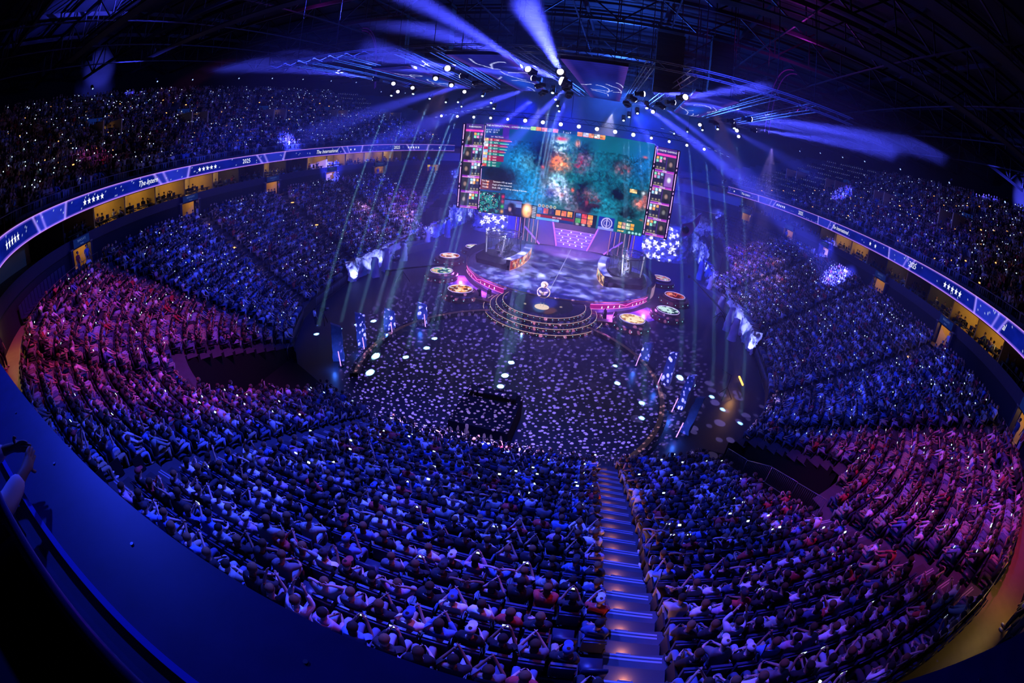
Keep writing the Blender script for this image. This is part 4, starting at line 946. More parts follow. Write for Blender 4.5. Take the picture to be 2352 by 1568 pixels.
def rockmesh(name, fn, nu, nv, amp, seed, label, m=None, kind=None, cat='rock', freq=.8):
    co = []; nz = Vector((seed*13.1, seed*7.7, seed*3.3))
    for j in range(nv):
        for i in range(nu):
            p = fn(i/(nu-1), j/(nv-1)); p = V(*p); q = p*freq+nz
            d = .7*noise.noise_vector(q)+.55*noise.noise_vector(q*2.3)+.4*noise.noise_vector(q*5.1)+.28*noise.noise_vector(q*10.7); co.append(tuple(p+d*amp))
    i = np.arange(nu*nv).reshape(nv, nu); f = np.stack([i[:-1, :-1], i[:-1, 1:], i[1:, 1:], i[1:, :-1]], -1).reshape(-1, 4)
    o = link(name, np_mesh(name, co, f), m or M['rock'], kind=kind); tag(o, label, cat); return o
def rocks():
    for s in (-1, 1):
        side = 'left' if s < 0 else 'right'
        def lump(u, v, s=s): a = u*2*pi; r = 4.6*(1-.18*v)*(1 if v < .97 else .3); return (s*15.4+r*1.05*cos(a), 48.2+r*.8*sin(a), -.2+6.2*min(1, v/.95))
        rockmesh('scenic_boulder', lump, 100, 44, .55, 3+s, 'big pale scenic boulder on the floor behind the stage, %s side' % side)
        def wall(u, v, s=s): return (s*(22.3+.7*v-.9*(v > .9)), 9+32*u, 2.7*min(1, v/.9))
        rockmesh('rock_wall', wall, 230, 22, .34, 5+s, 'long low rock-faced wall in front of the %s side seats' % side, cat='wall')
        def wall2(u, v, s=s): return (s*(22.6-.0*u+.3*v), 42.5+18*u, 4.0*min(1, v/.9))
        rockmesh('rock_wall', wall2, 130, 26, .6, 8+s, 'taller bluish rock wall at the far end of the %s floor side' % side, cat='wall')
        def back(u, v, s=s): return (s*(20+14*u), 60-2.5*u, 4.2+3.6*v)
        rockmesh('rock_ledge', back, 110, 26, 1.0, 11+s, 'rough raised rock ledge at the far %s corner behind the seats' % side, cat='rock')
        for k, (y, h) in enumerate(((12.5, 2.6), (15.2, 3.0), (20.5, 2.5), (28.5, 2.8), (37, 3.0))):
            def st(u, v, s=s, y=y, h=h): a = u*2*pi; r = .55*(1-.35*v); return (s*20.9+r*cos(a)*(1 if v < .98 else .05), y+r*sin(a)*(1 if v < .98 else .05), h*min(1, v/.95))
            rockmesh('standing_rock', st, 14, 10, .18, 20+k+s, '%s narrow standing rock against the %s rock wall, counted from the rear' % (ordinal(k+1), side), freq=1.6)
    for k, (x, y, h, w, lean) in enumerate(((-10.1, 2.2, 1.9, .95, 0), (-12.0, -.7, 2.0, 1.0, .0), (-12.7, -4.4, 2.9, .8, .15), (-13.2, -7.3, 3.0, .9, .1), (10.3, 2.3, 2.0, .8, 0), (12.0, -.7, 2.9, .8, .2), (13.0, -4.2, 2.9, .7, .25), (13.1, -7.4, 3.0, .6, .3))):
        s = 1 if x > 0 else -1; side = 'left' if s < 0 else 'right'; a = math.atan2(-x, -(y+2))
        t = MB(); P = [(-w/2, -.22), (w/2, -.22), (w/2, .22), (-w/2, .22)]
        bm = bmesh.new(); vs = []
        for j in range(9):
            z = h*j/8; f = 1-.12*(j/8)**2
            for (p, q) in P: 
                nn = noise.noise(V(p*2+k*5, q*3, z*1.7))*.12; vs.append((p*f+nn+lean*s*z*.3, q*f+nn*.4, z+(p*.35*s if j == 8 else 0)))
        t.add(vs, [(j*4+i, j*4+(i+1) % 4, (j+1)*4+(i+1) % 4, (j+1)*4+i) for j in range(8) for i in range(4)]+[(32, 33, 34, 35)])
        o = t.build('stone_slab', M['crystal']); o.location = (x, y, 0); o.rotation_euler = (0, 0, -a*0+(-.5*s)); bm.free()
        tag(o, 'upright rough blue stone slab, %s from the stage on the %s of the round floor' % (ordinal((k % 4)+1), side), 'stone', 'blue stone slabs round the floor')
        tb = thing('light_tube', 'slim violet light tube beside the %s blue slab from the stage, %s side' % (ordinal((k % 4)+1), side), 'lamp', (x-s*.75, y-.9, 0))
        MB().tube([(0, 0, .1), (s*.15, 0, 1.3)], .035, 6).build('tube', M['tubep'], tb); MB().box((0, 0, .05), (.3, .3, .1)).build('foot', M['black'], tb)
    for s, a0, a1 in ((-1, 2.02, 3.55), (1, -.75, 1.25)):
        t = thing('kerb_wall', 'low curved gold-topped kerb on the %s edge of the round floor' % ('left' if s < 0 else 'right'), 'kerb', (0, -4.2, 0))
        m = MB(); m.lathe([(1.0, 0), (1.0, .42), (1.055, .42), (1.055, 0)], n=60, a0=a0, a1=a1, sx=11.3, sy=12.3); m.build('kerb_body', M['dark'], t)
        m = MB(); m.lathe([(.998, .44), (1.012, .45), (1.03, .44)], n=60, a0=a0, a1=a1, sx=11.3, sy=12.3); m.build('gold_cap', M['gold'], t)
rocks()

def barriers():
    k = 0; runs = [((-8.5, -14.0), (4.2, -13.55)), ((4.2, -13.55), (13.9, -12.0)), ((14.4, -12.9), (16.2, -21.3)), ((-16.9, -9.3), (-21.6, -.5)), ((17.6, -8.4), (21.9, -1)), ((21.7, 1), (22.6, 8.6)), ((-21.4, 1), (-22.5, 8.6))]
    nm = ['rear fence line', 'rear fence line right of the stair', 'slope beside the dark passage', 'left floor edge', 'right floor edge', 'right floor edge below the rock wall', 'left floor edge below the rock wall']
    for ri, ((x0, y0), (x1, y1)) in enumerate(runs):
        L = math.hypot(x1-x0, y1-y0); n = max(1, round(L/2.1))
        for i in range(n):
            a = V(x0+(x1-x0)*i/n, y0+(y1-y0)*i/n, 0); b = V(x0+(x1-x0)*(i+1)/n, y0+(y1-y0)*(i+1)/n, 0); d = (b-a); l = d.length-.06
            za, zb = (bowl_h(a.x+.5, a.y), bowl_h(b.x+.5, b.y)) if ri == 2 else (0, 0)
            t = thing('crowd_barrier', '%s black barred barrier panel along the %s' % (ordinal(i+1), nm[ri]), 'barrier', (a.x, a.y, za), math.atan2(d.y, d.x), 'barrier panels')
            f = MB(); r = MB(); sl = (zb-za)
            f.tube([(0, 0, .05), (0, 0, 1.1), (l, 0, 1.1+sl), (l, 0, .05+sl)], .022, 5); f.tube([(0, 0, .15), (l, 0, .15+sl)], .018, 5)
            for q in range(1, 16): r.tube([(l*q/16, 0, .15+sl*q/16), (l*q/16, 0, 1.1+sl*q/16)], .009, 4)
            f.build('frame', M['steel'], t); r.build('bars', M['steel'], t)
barriers()

def extras():
    t = thing('control_desk', 'black box shaped camera platform with dark desk on the round floor rear', 'desk', (0, -11.2, 0))
    MB().box((0, 0, .75), (3.6, 4.2, 1.5)).build('riser', M['darker'], t); MB().box((0, 1.2, 1.95), (3.0, .7, .08)).build('desk_top', M['dark'], t)
    for x in (-1.2, 1.2): MB().box((x, 1.2, 1.7), (.08, .6, .5)).build('leg', M['dark'], t)
    for k, x in enumerate((-.8, .5)):
        l = thing('laptop', '%s open laptop on the dark camera platform desk' % ('left' if k == 0 else 'right'), 'laptop', (x, -10.05, 1.99))
        MB().box((0, 0, .012), (.36, .25, .02)).build('keyboard_base', M['steel'], l); MB().box((0, .14, .13), (.36, .015, .24)).build('lid', M['blacksteel'], l)
    for s, (px, py), (ex, ey, ez) in ((-1, (-17.2, 12.6), (-11.6, 12.4, 2.8)), (1, (20.4, 18.0), (17.3, 27.5, 2.6))):
        c = thing('camera_crane', 'long black camera crane standing on the %s floor beside the stage' % ('left' if s < 0 else 'right'), 'crane', (px, py, 0))
        b = MB()
        for a in (0, 2.1, 4.2): b.tube([(0, 0, 1.2), (1.0*cos(a), 1.0*sin(a), 0.03)], .05, 5)
        b.build('tripod', M['black'], c); e = V(ex-px, ey-py, ez); MB().tube([tuple(-e*.35+V(0, 0, 1.9)), (0, 0, 1.5), tuple(e)], [.12, .12, .07], 6).build('boom', M['black'], c)
        MB().box(tuple(-e*.35+V(0, 0, 1.7)), (.6, .5, .6)).build('counterweight', M['black'], c); MB().box(tuple(e+V(0, 0, -.2)), (.3, .5, .35)).build('camera_head', M['black'], c)
    for s in (-1, 1):
        for k in range(2):
            m = thing('stage_monitor', 'small dark loudspeaker wedge by the platform, %s side, %s one' % ('left' if s < 0 else 'right', ('inner', 'outer')[k]), 'loudspeaker', (s*(6.3+1.1*k), 11.6-.2*k, 0))
            MB().box((0, 0, .45), (.5, .5, .9), taper=.7).build('cabinet', M['black'], m); MB().sphere((0, -.1, .98), .12, 8).build('lamp_head', M['blacksteel'], m)
    t = thing('work_lamp', 'bright orange strip lamp on the right floor edge barrier', 'lamp', (18.6, -.2, 1.3)); MB().box((0, 0, 0), (.12, 1.5, .12)).build('tube', M['orangel'], t); MB().box((.1, 0, 0), (.06, 1.6, .2)).build('housing', M['black'], t)
    lamp('orange_work_light', 'POINT', (18.3, -.2, 1.2), (1, .45, .1), 60, size=.2)
    t = thing('mixing_stand', 'spindly black tripod stand on the right floor edge', 'stand', (17.2, -1.3, 0))
    b = MB()
    for a in (0, 2.1, 4.2): b.tube([(0, 0, 1.0), (.7*cos(a), .7*sin(a), 0.02)], .03, 5)
    b.build('tripod', M['black'], t); MB().tube([(0, 0, 1), (0, 0, 2.1), (-.9, .2, 2.4)], .03, 5).build('arm', M['black'], t)
extras()

# ------------------------------------------------------------------ lighting rig over the floor
BEAMS = [(1.08, -3.02, -7.0, -5.0, 24.0, 20), (1.41, -6.73, 1.3, -16.7, 22.7, 9), (-0.49, -6.74, -3.7, -14.7, 23.4, 8), (-0.91, -3.05, -13.3, -3.0, 23.2, 9), (-1.38, 1.21, -10.2, 7.2, 19.2, 9), (-1.97, 6.43, -9.2, 14.4, 17.2, 9), (0.78, 1.19, -3.9, 9.2, 18.1, 9), (0.4, 6.37, -1.6, 12.4, 18.5, 8), (-5.75, -6.22, -5.6, -9.2, 21.4, 9), (-6.07, -2.67, -16.4, -2.7, 23.3, 10), (-6.41, 1.4, -15.8, 5.4, 19.9, 9), (-6.99, 6.81, -10.0, 9.8, 20.8, 8), (-13.27, -2.43, -23.5, -2.4, 23.8, 9), (6.45, -2.07, 15.3, -2.1, 23.0, 9), (6.01, 2.04, 17.6, 8.0, 16.6, 10), (5.56, 7.12, 8.3, 13.1, 18.7, 9), (8.72, -0.6, 18.0, 1.4, 23.1, 9), (8.31, 3.53, 15.9, 9.5, 18.8, 8), (9.02, -4.38, 10.8, -7.4, 22.0, 9), (13.82, 2.24, 23.5, 4.2, 23.4, 8), (13.34, 6.85, 17.7, 10.8, 21.3, 8), (16.33, 4.14, 27.5, 6.1, 23.6, 8), (14.2, -1.69, 24.1, -1.7, 23.5, 9)]
BPOW = [1.8, 1.1, .9, .7, .9, .8, .8, .7, .15, .9, .6, .2, .9, .7, 1.0, .5, .8, .7, .3, .9, .35, 1.3, .8]
OTHER = [(-9.04, 3.14), (-9.63, 8.21), (-8.63, -1.29), (-13.51, 1.16), (-13.47, 4.86), (-16.55, 7.89), (7.85, 8.56), (12.75, 11.52), (15.77, 8.33), (17.35, 13.65)]
FB = [(-17.68, 8.71, 21.2, -17.77, -4.07), (-14.59, 7.43, 21.2, -16.43, -2.23), (-15.28, 13.09, 21.2, -15.45, -0.72), (-15.24, 17.81, 21.2, -14.42, 0.64), (-15.71, 24.68, 21.2, -10.85, -5.43), (-7.97, 8.73, 21.2, -8.54, -4.62), (-8.1, 12.3, 20.85, -7.65, -2.43), (-7.75, 12.3, 20.25, -7.75, -0.45), (-0.3, 1.97, 21.2, -0.42, -7.89), (-0.77, 6.97, 21.2, -0.4, -5.94), (-1.3, 12.3, 21.1, -0.49, -4.26), (-1.1, 12.3, 20.55, -0.55, -2.02), (-13.56, 17.38, 21.2, -9.97, -7.96), (5.3, 12.3, 20.5, 8.03, -2.12), (5.8, 12.3, 20.95, 7.77, 0.85), (6.5, 9.5, 21.2, 9.98, -4.43), (7.03, 3.57, 21.2, 9.95, -6.53), (12.11, 28.07, 21.2, 13.51, 0.92), (12.77, 19.97, 21.2, 14.56, 0.06), (13.33, 13.17, 21.2, 16.07, -1.48), (13.94, 8.41, 21.2, 16.74, -3.24), (14.46, 4.05, 21.2, 17.94, -4.91)]
HEADME = {}
def head(name, label, loc, tgt, r=.2, group=None, lens='lens'):
    t = thing(name, label, 'lamp', loc, 0, group)
    if (name, lens, r) not in HEADME:
        a = MB(); a.lathe([(.02, .28), (r*.95, .25), (r*1.15, .0), (r*1.15, -.04)], n=14); a = a.build('lamp_head', M['blacksteel'], t).data
        b = MB(); b.sphere((0, 0, -.05), r, 12, sz=.55); b = b.build('lens', M[lens], t).data
        c = MB(); c.box((r*1.3, 0, .25), (.06, .2, .6)); c.box((-r*1.3, 0, .25), (.06, .2, .6)); c.box((0, 0, .55), (r*2.8, .3, .12)); c = c.build('yoke', M['blacksteel'], t).data
        HEADME[(name, lens, r)] = (a, b, c)
    else:
        a, b, c = HEADME[(name, lens, r)]
        for m, n in ((a, 'lamp_head'), (b, 'lens'), (c, 'yoke')): link(n, m, None, t)
    aim(t, tgt); return t
def rig():
    fing = {}
    for k, (x, y, tx, ty, tz, cone) in enumerate(BEAMS):
        side = 'left' if x < -3 else 'right' if x > 3 else 'middle'; fing[side] = fing.get(side, 0)+1
        head('moving_head_lamp', 'moving lamp %s, %s in the %s part of the rig' % (('with strong blue beam' if BPOW[k] > .6 else 'with faint beam'), ordinal(fing[side]), side), (x, y, RIGZ), (tx, ty, tz), (.20 if k else .36), 'beam lamps in the ceiling rig')
        d = V(tx-x, ty-y, tz-RIGZ).normalized()
        lamp('beam_light', 'SPOT', V(x, y, RIGZ)+d*.35, (.06, .07, 1.0), (2000000*BPOW[k]*(cone/9)**1.6 if k else 1500000), (tx, ty, tz), cone*.85, .9, .16)
    for k, (x, y) in enumerate(OTHER):
        head('wash_lamp', 'round glowing lamp without a beam, %s of those in the ceiling rig from the left' % ordinal(sorted(OTHER).index((x, y))+1), (x, y, RIGZ), (x*.6+2, y-14, 16), .17, 'beamless lamps in the rig')
    for k, (x, y, z, fx, fy) in enumerate(FB):
        o = head('spot_lamp', 'small pale lamp of the %s narrow cyan floor shaft from the left' % ordinal(sorted(FB).index(FB[k])+1), (x, y, z+.1), (fx, fy, 0), .12, 'narrow shaft lamps', 'lens2')
        d = V(fx-x, fy-y, -z).normalized(); dim = 1 if k < 13 else .55
        lamp('shaft_light', 'SPOT', V(x, y, z)+d*.3, (.3, .72, 1.0), 2600000*dim, (fx, fy, 0), .98, .25, .08)
    # rig trusses: fingers reaching out of a spine
    n = 0
    for x0, x1 in ((-1.1, 1.1), (-6.1, -7.2), (-8.5, -9.8), (-13.3, -13.6), (6.5, 5.4), (9.0, 7.7), (13.9, 13.0), (-16.6, -16.9), (16.4, 16.0)):
        n += 1; t = thing('rig_truss', '%s finger truss carrying lamps under the roof, %s side' % (ordinal(n), 'left' if x0 < -2 else 'right' if x0 > 2 else 'middle'), 'truss', (0, 0, 22.6), group='finger trusses')
        f = MB(); a, b = V(x0, -8, 0), V(x1, 11, 0)
        for s in (-.22, .22):
            for q in (-.2, .2): f.bar(a+V(s, 0, q), b+V(s, 0, q), .05)
        for i in range(26): f.bar(a+(b-a)*(i/26)+V(-.22, 0, -.2 if i % 2 else .2), a+(b-a)*((i+1)/26)+V(.22, 0, .2 if i % 2 else -.2), .03)
        f.build('lattice', M['steel'], t); h = MB()
        for i in (0, .5, 1): h.tube([tuple(a+(b-a)*i), tuple(a+(b-a)*i+V(0, 0, 9))], .025, 4)
        h.build_each('hanging_chain', M['blacksteel'], t)
    for y in (-8.3, 11.4):
        t = thing('spine_truss', 'long cross truss joining the lamp trusses, %s one' % ('rear' if y < 0 else 'stage side'), 'truss', (0, y, 22.6)); f = MB()
        for s in (-.22, .22):
            for q in (-.2, .2): f.bar((-19, s, q), (19, s, q), .05)
        for i in range(56): f.bar((-19+38*i/56, -.22, -.2 if i % 2 else .2), (-19+38*(i+1)/56, .22, .2 if i % 2 else -.2), .03)
        f.build('lattice', M['steel'], t)
    # LED ceiling panels
    for k, (x, w0, w1, y0, y1) in enumerate(((3.4, 1.9, 1.35, -8, 10), (-3.4, 1.9, 1.35, -8, 10), (11.2, 1.5, 1.2, -4, 11), (-11.2, 1.5, 1.2, -4, 11))):
        nm = ('inner right', 'inner left', 'outer right', 'outer left')[k]
        t = thing('ceiling_screen', 'flat blue screen with white curved lines facing down in the rig, %s' % nm, 'screen', (x, 0, 22.1))
        c = MB(); c.add([(-w0, y0, .12), (w0, y0, .12), (w1, y1, .12), (-w1, y1, .12), (-w0, y0, .3), (w0, y0, .3), (w1, y1, .3), (-w1, y1, .3)], [(4, 5, 6, 7), (0, 1, 5, 4), (1, 2, 6, 5), (2, 3, 7, 6), (3, 0, 4, 7)]); c.build('cabinet', M['dark'], t)
        h, w = 110, 46; A = np.zeros((h, w, 3)); n1 = fbm(h, w, 5, 70+k); A[:] = (.012, .012, .2); A *= (.5+.8*n1[..., None]); U, Vg = np.meshgrid(np.linspace(-1, 1, w), np.linspace(0, 1, h))
        edge_ = np.clip((np.abs(U)-.7)/.3, 0, 1)[..., None]; A += edge_*np.array((.06, .02, .12)); blob(A, .5, .7, .3, .25, (.01, .09, .8), .8)
        r = np.random.default_rng(k)
        for _ in range(7):
            x_, y_ = r.uniform(.1, .9)*w, r.uniform(.3, .85)*h; a = r.uniform(0, 6.3)
            for s in range(40):
                x_ += cos(a)*.7; y_ += sin(a)*.7*1.2; a += r.normal(.05, .12); xi, yi = int(x_), int(y_)
                if 0 <= xi < w and 0 <= yi < h: A[yi, xi] = (.7, .75, 1.3)
        A[::4] *= .75
        def cr(u, v, w0=w0, w1=w1, y0=y0, y1=y1): ww = w0+(w1-w0)*v; return np.stack([(2*u-1)*ww, y0+(y1-y0)*v, 0*u+.11], -1)
        paint_grid('picture', A, cr, attr_emi('ceiling_picture', 1.1) if k == 0 else bpy.data.materials['ceiling_picture'], t)
        h_ = MB()
        for sx in (-1, 1):
            for yy in (y0+.5, y1-.5): h_.tube([(sx*w1*.8, yy, .3), (sx*w1*.8, yy, 9)], .03, 4)
        h_.build_each('hanging_cable', M['blacksteel'], t)
    # loudspeaker arrays
    for k, (x, y, z, n_, nm) in enumerate(((8.0, -2.0, 26.2, 10, 'inner right'), (-3.0, 4.2, 27.6, 6, 'middle left'), (13.0, 5.0, 28.6, 12, 'outer right'), (-15.6, 5.0, 28.4, 12, 'outer left'), (-8.4, -2.0, 27.0, 9, 'inner left'))):
        t = thing('line_array', 'tall black hanging loudspeaker column, %s, before the stage' % nm, 'loudspeaker', (x, y, z), 0, 'hanging loudspeaker columns')
        yy = 0; zz = 0
        for i in range(n_):
            a = .04*i*i*.12; Mx = Matrix.Rotation(a, 3, 'X'); MB().box((0, yy, zz), (1.9 if k != 1 else 2.6, .9, .42), M=Mx).build('cabinet', M['black'], t); zz -= .44*cos(a); yy += .44*sin(a)
        f = MB(); f.box((0, 0, .5), (1.8, 1.2, .2)); f.build('flying_frame', M['blacksteel'], t); h = MB()
        for s in (-.7, .7): h.tube([(s, 0, .5), (s, 0, 5)], .03, 4)
        h.build_each('hanging_chain', M['blacksteel'], t)
    # dense background rig behind, small unlit blinkers: rows of short lamps
    n = 0
    for s in (-1, 1):
        for j in range(10):
            n += 1; x = s*(9.5+1.05*j); y = 16+.9*j
            t = thing('strip_fixture', 'small pale strip fixture beside the screen, %s from the middle, %s' % (ordinal(j+1), 'left' if s < 0 else 'right'), 'lamp', (x, y, 20.8-.12*j), s*.5, 'hanging strip fixtures')
            MB().box((0, 0, 0), (.5, .09, .09)).build('housing', M['blacksteel'], t); MB().box((0, 0, -.055), (.42, .07, .02)).build('diffuser', M['lensd'], t)
    # cable looms
    for s in (-1, 1):
        for k in range(2):
            x = s*(17.5+k*.7); P = [(x+s*(2.2*(1-u)**2), 5+k, 21.8+6.5*(1-(1-(1-u))**2)*1.0) for u in [i/16 for i in range(17)]]
            o = MB().tube(P[::-1], .05, 5).build('cable_loom', mat('violet_cable', (.35, .08, .4), .5) if (s, k) == (-1, 0) else bpy.data.materials['violet_cable']); tag(o, 'thin drooping cable loom at the %s end of the lamp rig, %s one' % ('left' if s < 0 else 'right', ('inner', 'outer')[k]), 'cable')
    # upper tier front-of-house spots along the far walls
    n = 0
    for (x, y) in ((-50, -10), (-49, 0), (-48.5, 6), (-47, 14), (-45.5, 20), (-44, 26), (-42.5, 32), (-40.5, 37), (-38, 42), (-35, 46), (34.5, 38.3), (35, 30.9), (36.5, 26), (37.5, 21), (39, 14), (41, 6), (43, -2), (45, -9)):
        n += 1; z = 27 if x < -39 else 25.5 if x < 0 else 24.6
        head('hall_spot', 'tiny pale lamp above the %s upper tier, %s from the rear' % ('left' if x < 0 else 'right', ordinal(n if x < 0 else 19-n)), (x, y, z), (x*.5, y, 2), .11, 'small lamps above the upper tier', 'lensd')
    # laser-like thin shafts at the far sides
    for (x, y, z), tg in (((36.9, 35, 24.4), (19.8, 52, 1)), ((37.6, 37, 24.6), (19.2, 38, .5)), ((-43.8, 35, 26.1), (-24, 40, 1)), ((-37.2, 35, 24.9), (-18.9, 48, .3)), ((42.3, 35, 25.7), (27, 33, 3))):
        lamp('thin_shaft_light', 'SPOT', (x, y, z), (.2, .6, 1), 60000, tg, .8, .2, .04)
    # magenta lit roof steel
    for (x, y, z, w) in ((-24, 2, 30.0, 120), (22, 8, 30, 200), (19, 2, 30, 120)): lamp('magenta_roof_light', 'POINT', (x, y, z), (.8, .04, 1), w*1.3, size=.3)
rig()

# ------------------------------------------------------------------ projectors and washes
def nd(nt, t, **k):
    n = nt.nodes.new(t)
    for a, b in k.items(): setattr(n, a, b)
    return n
def gobo(l, kind, scale, seed=0.0, stren=1.0):
    ld = l.data; ld.use_nodes = True; nt = ld.node_tree; e = nt.nodes['Emission']; g = nd(nt, 'ShaderNodeTexCoord'); L = nt.links
    sep = nd(nt, 'ShaderNodeSeparateXYZ'); L.new(g.outputs['Normal'], sep.inputs[0])
    def m(op, a, b=None, c=None):
        n = nd(nt, 'ShaderNodeMath', operation=op)
        for i, q in enumerate((a, b, c)):
            if q is None: continue
            if isinstance(q, (int, float)): n.inputs[i].default_value = q
            else: L.new(q, n.inputs[i])
        return n.outputs[0]
    x = m('DIVIDE', sep.outputs[0], sep.outputs[2]); y = m('DIVIDE', sep.outputs[1], sep.outputs[2]); cb = nd(nt, 'ShaderNodeCombineXYZ'); L.new(x, cb.inputs[0]); L.new(y, cb.inputs[1]); cb.inputs[2].default_value = seed
    vo = nd(nt, 'ShaderNodeTexVoronoi', voronoi_dimensions='2D'); vo.inputs['Scale'].default_value = scale; L.new(cb.outputs[0], vo.inputs['Vector'])
    vo.inputs['Randomness'].default_value = 1.0 if kind == 'dots' else .85
    if kind == 'dots':
        wn = nd(nt, 'ShaderNodeTexWhiteNoise', noise_dimensions='3D'); L.new(vo.outputs['Position'], wn.inputs['Vector'])
        th = m('MULTIPLY_ADD', wn.outputs['Value'], .2, .12); v = m('LESS_THAN', vo.outputs['Distance'], th)
        v = m('MULTIPLY', v, m('MULTIPLY_ADD', wn.outputs['Value'], .8, .3)); v = m('ADD', v, .002)
    elif kind == 'stars':
        sc = nd(nt, 'ShaderNodeVectorMath', operation='SCALE'); sc.inputs['Scale'].default_value = 1.0; L.new(cb.outputs[0], sc.inputs[0])
        sb = nd(nt, 'ShaderNodeVectorMath', operation='SUBTRACT'); L.new(sc.outputs[0], sb.inputs[0]); L.new(vo.outputs['Position'], sb.inputs[1])
        s2 = nd(nt, 'ShaderNodeSeparateXYZ'); L.new(sb.outputs[0], s2.inputs[0]); wn = nd(nt, 'ShaderNodeTexWhiteNoise', noise_dimensions='3D'); L.new(vo.outputs['Position'], wn.inputs['Vector'])
        an = m('ADD', m('ARCTAN2', s2.outputs[1], s2.outputs[0]), m('MULTIPLY', wn.outputs['Value'], 3.0)); r = m('MULTIPLY', m('SQRT', m('ADD', m('MULTIPLY', s2.outputs[0], s2.outputs[0]), m('MULTIPLY', s2.outputs[1], s2.outputs[1]))), scale)
        tri = m('ABSOLUTE', m('SUBTRACT', m('FRACT', m('MULTIPLY', an, 5/(2*pi))), .5)); lim = m('MULTIPLY', m('MULTIPLY_ADD', tri, .62, .14), m('MULTIPLY_ADD', wn.outputs['Value'], .8, .55)); v = m('LESS_THAN', r, lim); v = m('ADD', v, .03)
    elif kind == 'clouds':
        n = nd(nt, 'ShaderNodeTexNoise'); n.inputs['Scale'].default_value = scale; n.inputs['Detail'].default_value = 4; L.new(cb.outputs[0], n.inputs['Vector']); v = m('MULTIPLY', m('GREATER_THAN', n.outputs['Fac'], .5), 1.0); v = m('MULTIPLY', m('POWER', m('MULTIPLY', n.outputs['Fac'], 1.72), 9.0), .45)
    L.new(m('MULTIPLY', v, stren), e.inputs['Strength'])
def washes():
    a = lamp('floor_pattern_projector', 'SPOT', (0, -18.5, 18.8), (.42, .26, 1), 420000, (0, -3.5, 0), 66, .25, .01); gobo(a, 'dots', 52)
    a = lamp('right_floor_pattern', 'SPOT', (16, -2, 20), (.42, .3, 1), 60000, (15.5, -4, 0), 40, .4, .01); gobo(a, 'dots', 13, 3)
    for s in (-1, 1):
        a = lamp('star_pattern_boulder', 'SPOT', (s*9, 22, 15), (.9, .9, 1), 170000, (s*14.6, 46, 3.0), 16, .3, .01); gobo(a, 'stars', 24)
        a = lamp('star_pattern_stage', 'SPOT', (s*4, 17, 21.5), (.6, .6, 1), 60000*(1 if s < 0 else 2.2), (-5.5 if s < 0 else 1.0, 14.5 if s < 0 else 20, 1.5), 30 if s < 0 else 58, .5, .01); gobo(a, 'stars' if s < 0 else 'clouds', 14 if s < 0 else 9)
        lamp('boulder_wash', 'SPOT', (s*14, 24, 14), (.1, .1, 1), 12000, (s*15.5, 47, 3), 34, .6, .1)
        for x, y in ((-21.3, 16.6), (-21.2, 13.6), (-21.3, 33), (-22.0, 10.0), (-21.5, 41), (-21.0, 47), (-20.5, 54)):
            lamp('rock_uplight', 'SPOT', (s*-1*x*.99, y, .25), (.25, .3, 1), 1100 if y < 40 else 1500, (s*-x*1.06, y+.4, 2.2), 95, .6, .08)
        lamp('wall_wash', 'SPOT', (s*12, 24, 14), (.14, .13, .9), 18000, (s*22.5, 24, 1.5), 70, .6, .1)
        lamp('ledge_wash', 'SPOT', (s*24, 47, 11), (.12, .14, 1), 9000, (s*27, 59, 5), 50, .6, .1)
        # lilac light under the stage rim
        for a_ in (-2.6, -2.2, -1.0, -.6):
            if (s < 0) == (cos(a_) < 0): lamp('rim_underlight', 'POINT', (DC[0]+13.1*cos(a_), DC[1]+13.1*sin(a_), .7), (.6, .12, 1), 420, size=.2)
    for x, y in ((-10.1, 2.2), (-12.0, -.7), (-12.7, -4.4), (-13.2, -7.3), (10.3, 2.3), (12.0, -.7), (13.0, -4.2), (13.1, -7.4)):
        lamp('slab_uplight', 'POINT', (x-(.9 if x > 0 else -.5), y-1.5, .5), (.04, .16, 1), 45, size=.1)
    lamp('stage_wash', 'SPOT', (0, 14, 23), (.03, .02, 1), 9000, (0, 23, 1.5), 66, .7, .2)
    lamp('stage_rear_wash', 'SPOT', (0, 22, 8.5), (.8, .26, 1), 30000, (0, 36.5, 3.5), 66, .7, .2)
    lamp('booth_light_left', 'SPOT', (-7, 17, 16), (.8, .82, 1), 24000, (-8.3, 24.6, 3), 22, .5, .1); lamp('booth_light_right', 'SPOT', (7, 17, 16), (.8, .82, 1), 24000, (8.3, 24.6, 3), 22, .5, .1)
    lamp('trophy_light', 'SPOT', (0, -2, 20), (1, .8, .8), 60000, (0, 8.3, 2.6), 6, .5, .1)
    lamp('trophy_platform_wash', 'SPOT', (2, 2, 21), (.3, .35, 1), 2500, (0, 8, 1), 30, .6, .1)
    lamp('floor_blue_wash', 'SPOT', (0, 8, 21), (.008, .012, 1), 16000, (0, 16, 0), 120, .8, .3)
    for s in (-1, 1): lamp('rear_hall_blue', 'SPOT', (s*7, 27, 23), (.004, .012, 1), 60000, (s*20, 46, 4), 110, .8, .3)
    for s in (-1, 1): lamp('side_floor_wash', 'SPOT', (s*12, 30, 20), (.01, .03, 1), 22000, (s*17, 34, 0), 70, .8, .2)
    # audience washes: deep blue everywhere, magenta over the rear corners, white-pink on the side blocks
    BL = (.032, .055, 1.0); MG = (1.0, .05, .42)
    lamp('rear_blue_wash', 'SPOT', (1, -18.5, 26.5), BL, 42000, (1, -24, 5), 88, .7, .1)
    lamp('rear_near_blue', 'SPOT', (-4, -18.5, 25), (.05, .07, 1), 30000, (2, -29, 8), 44, .6, .1)
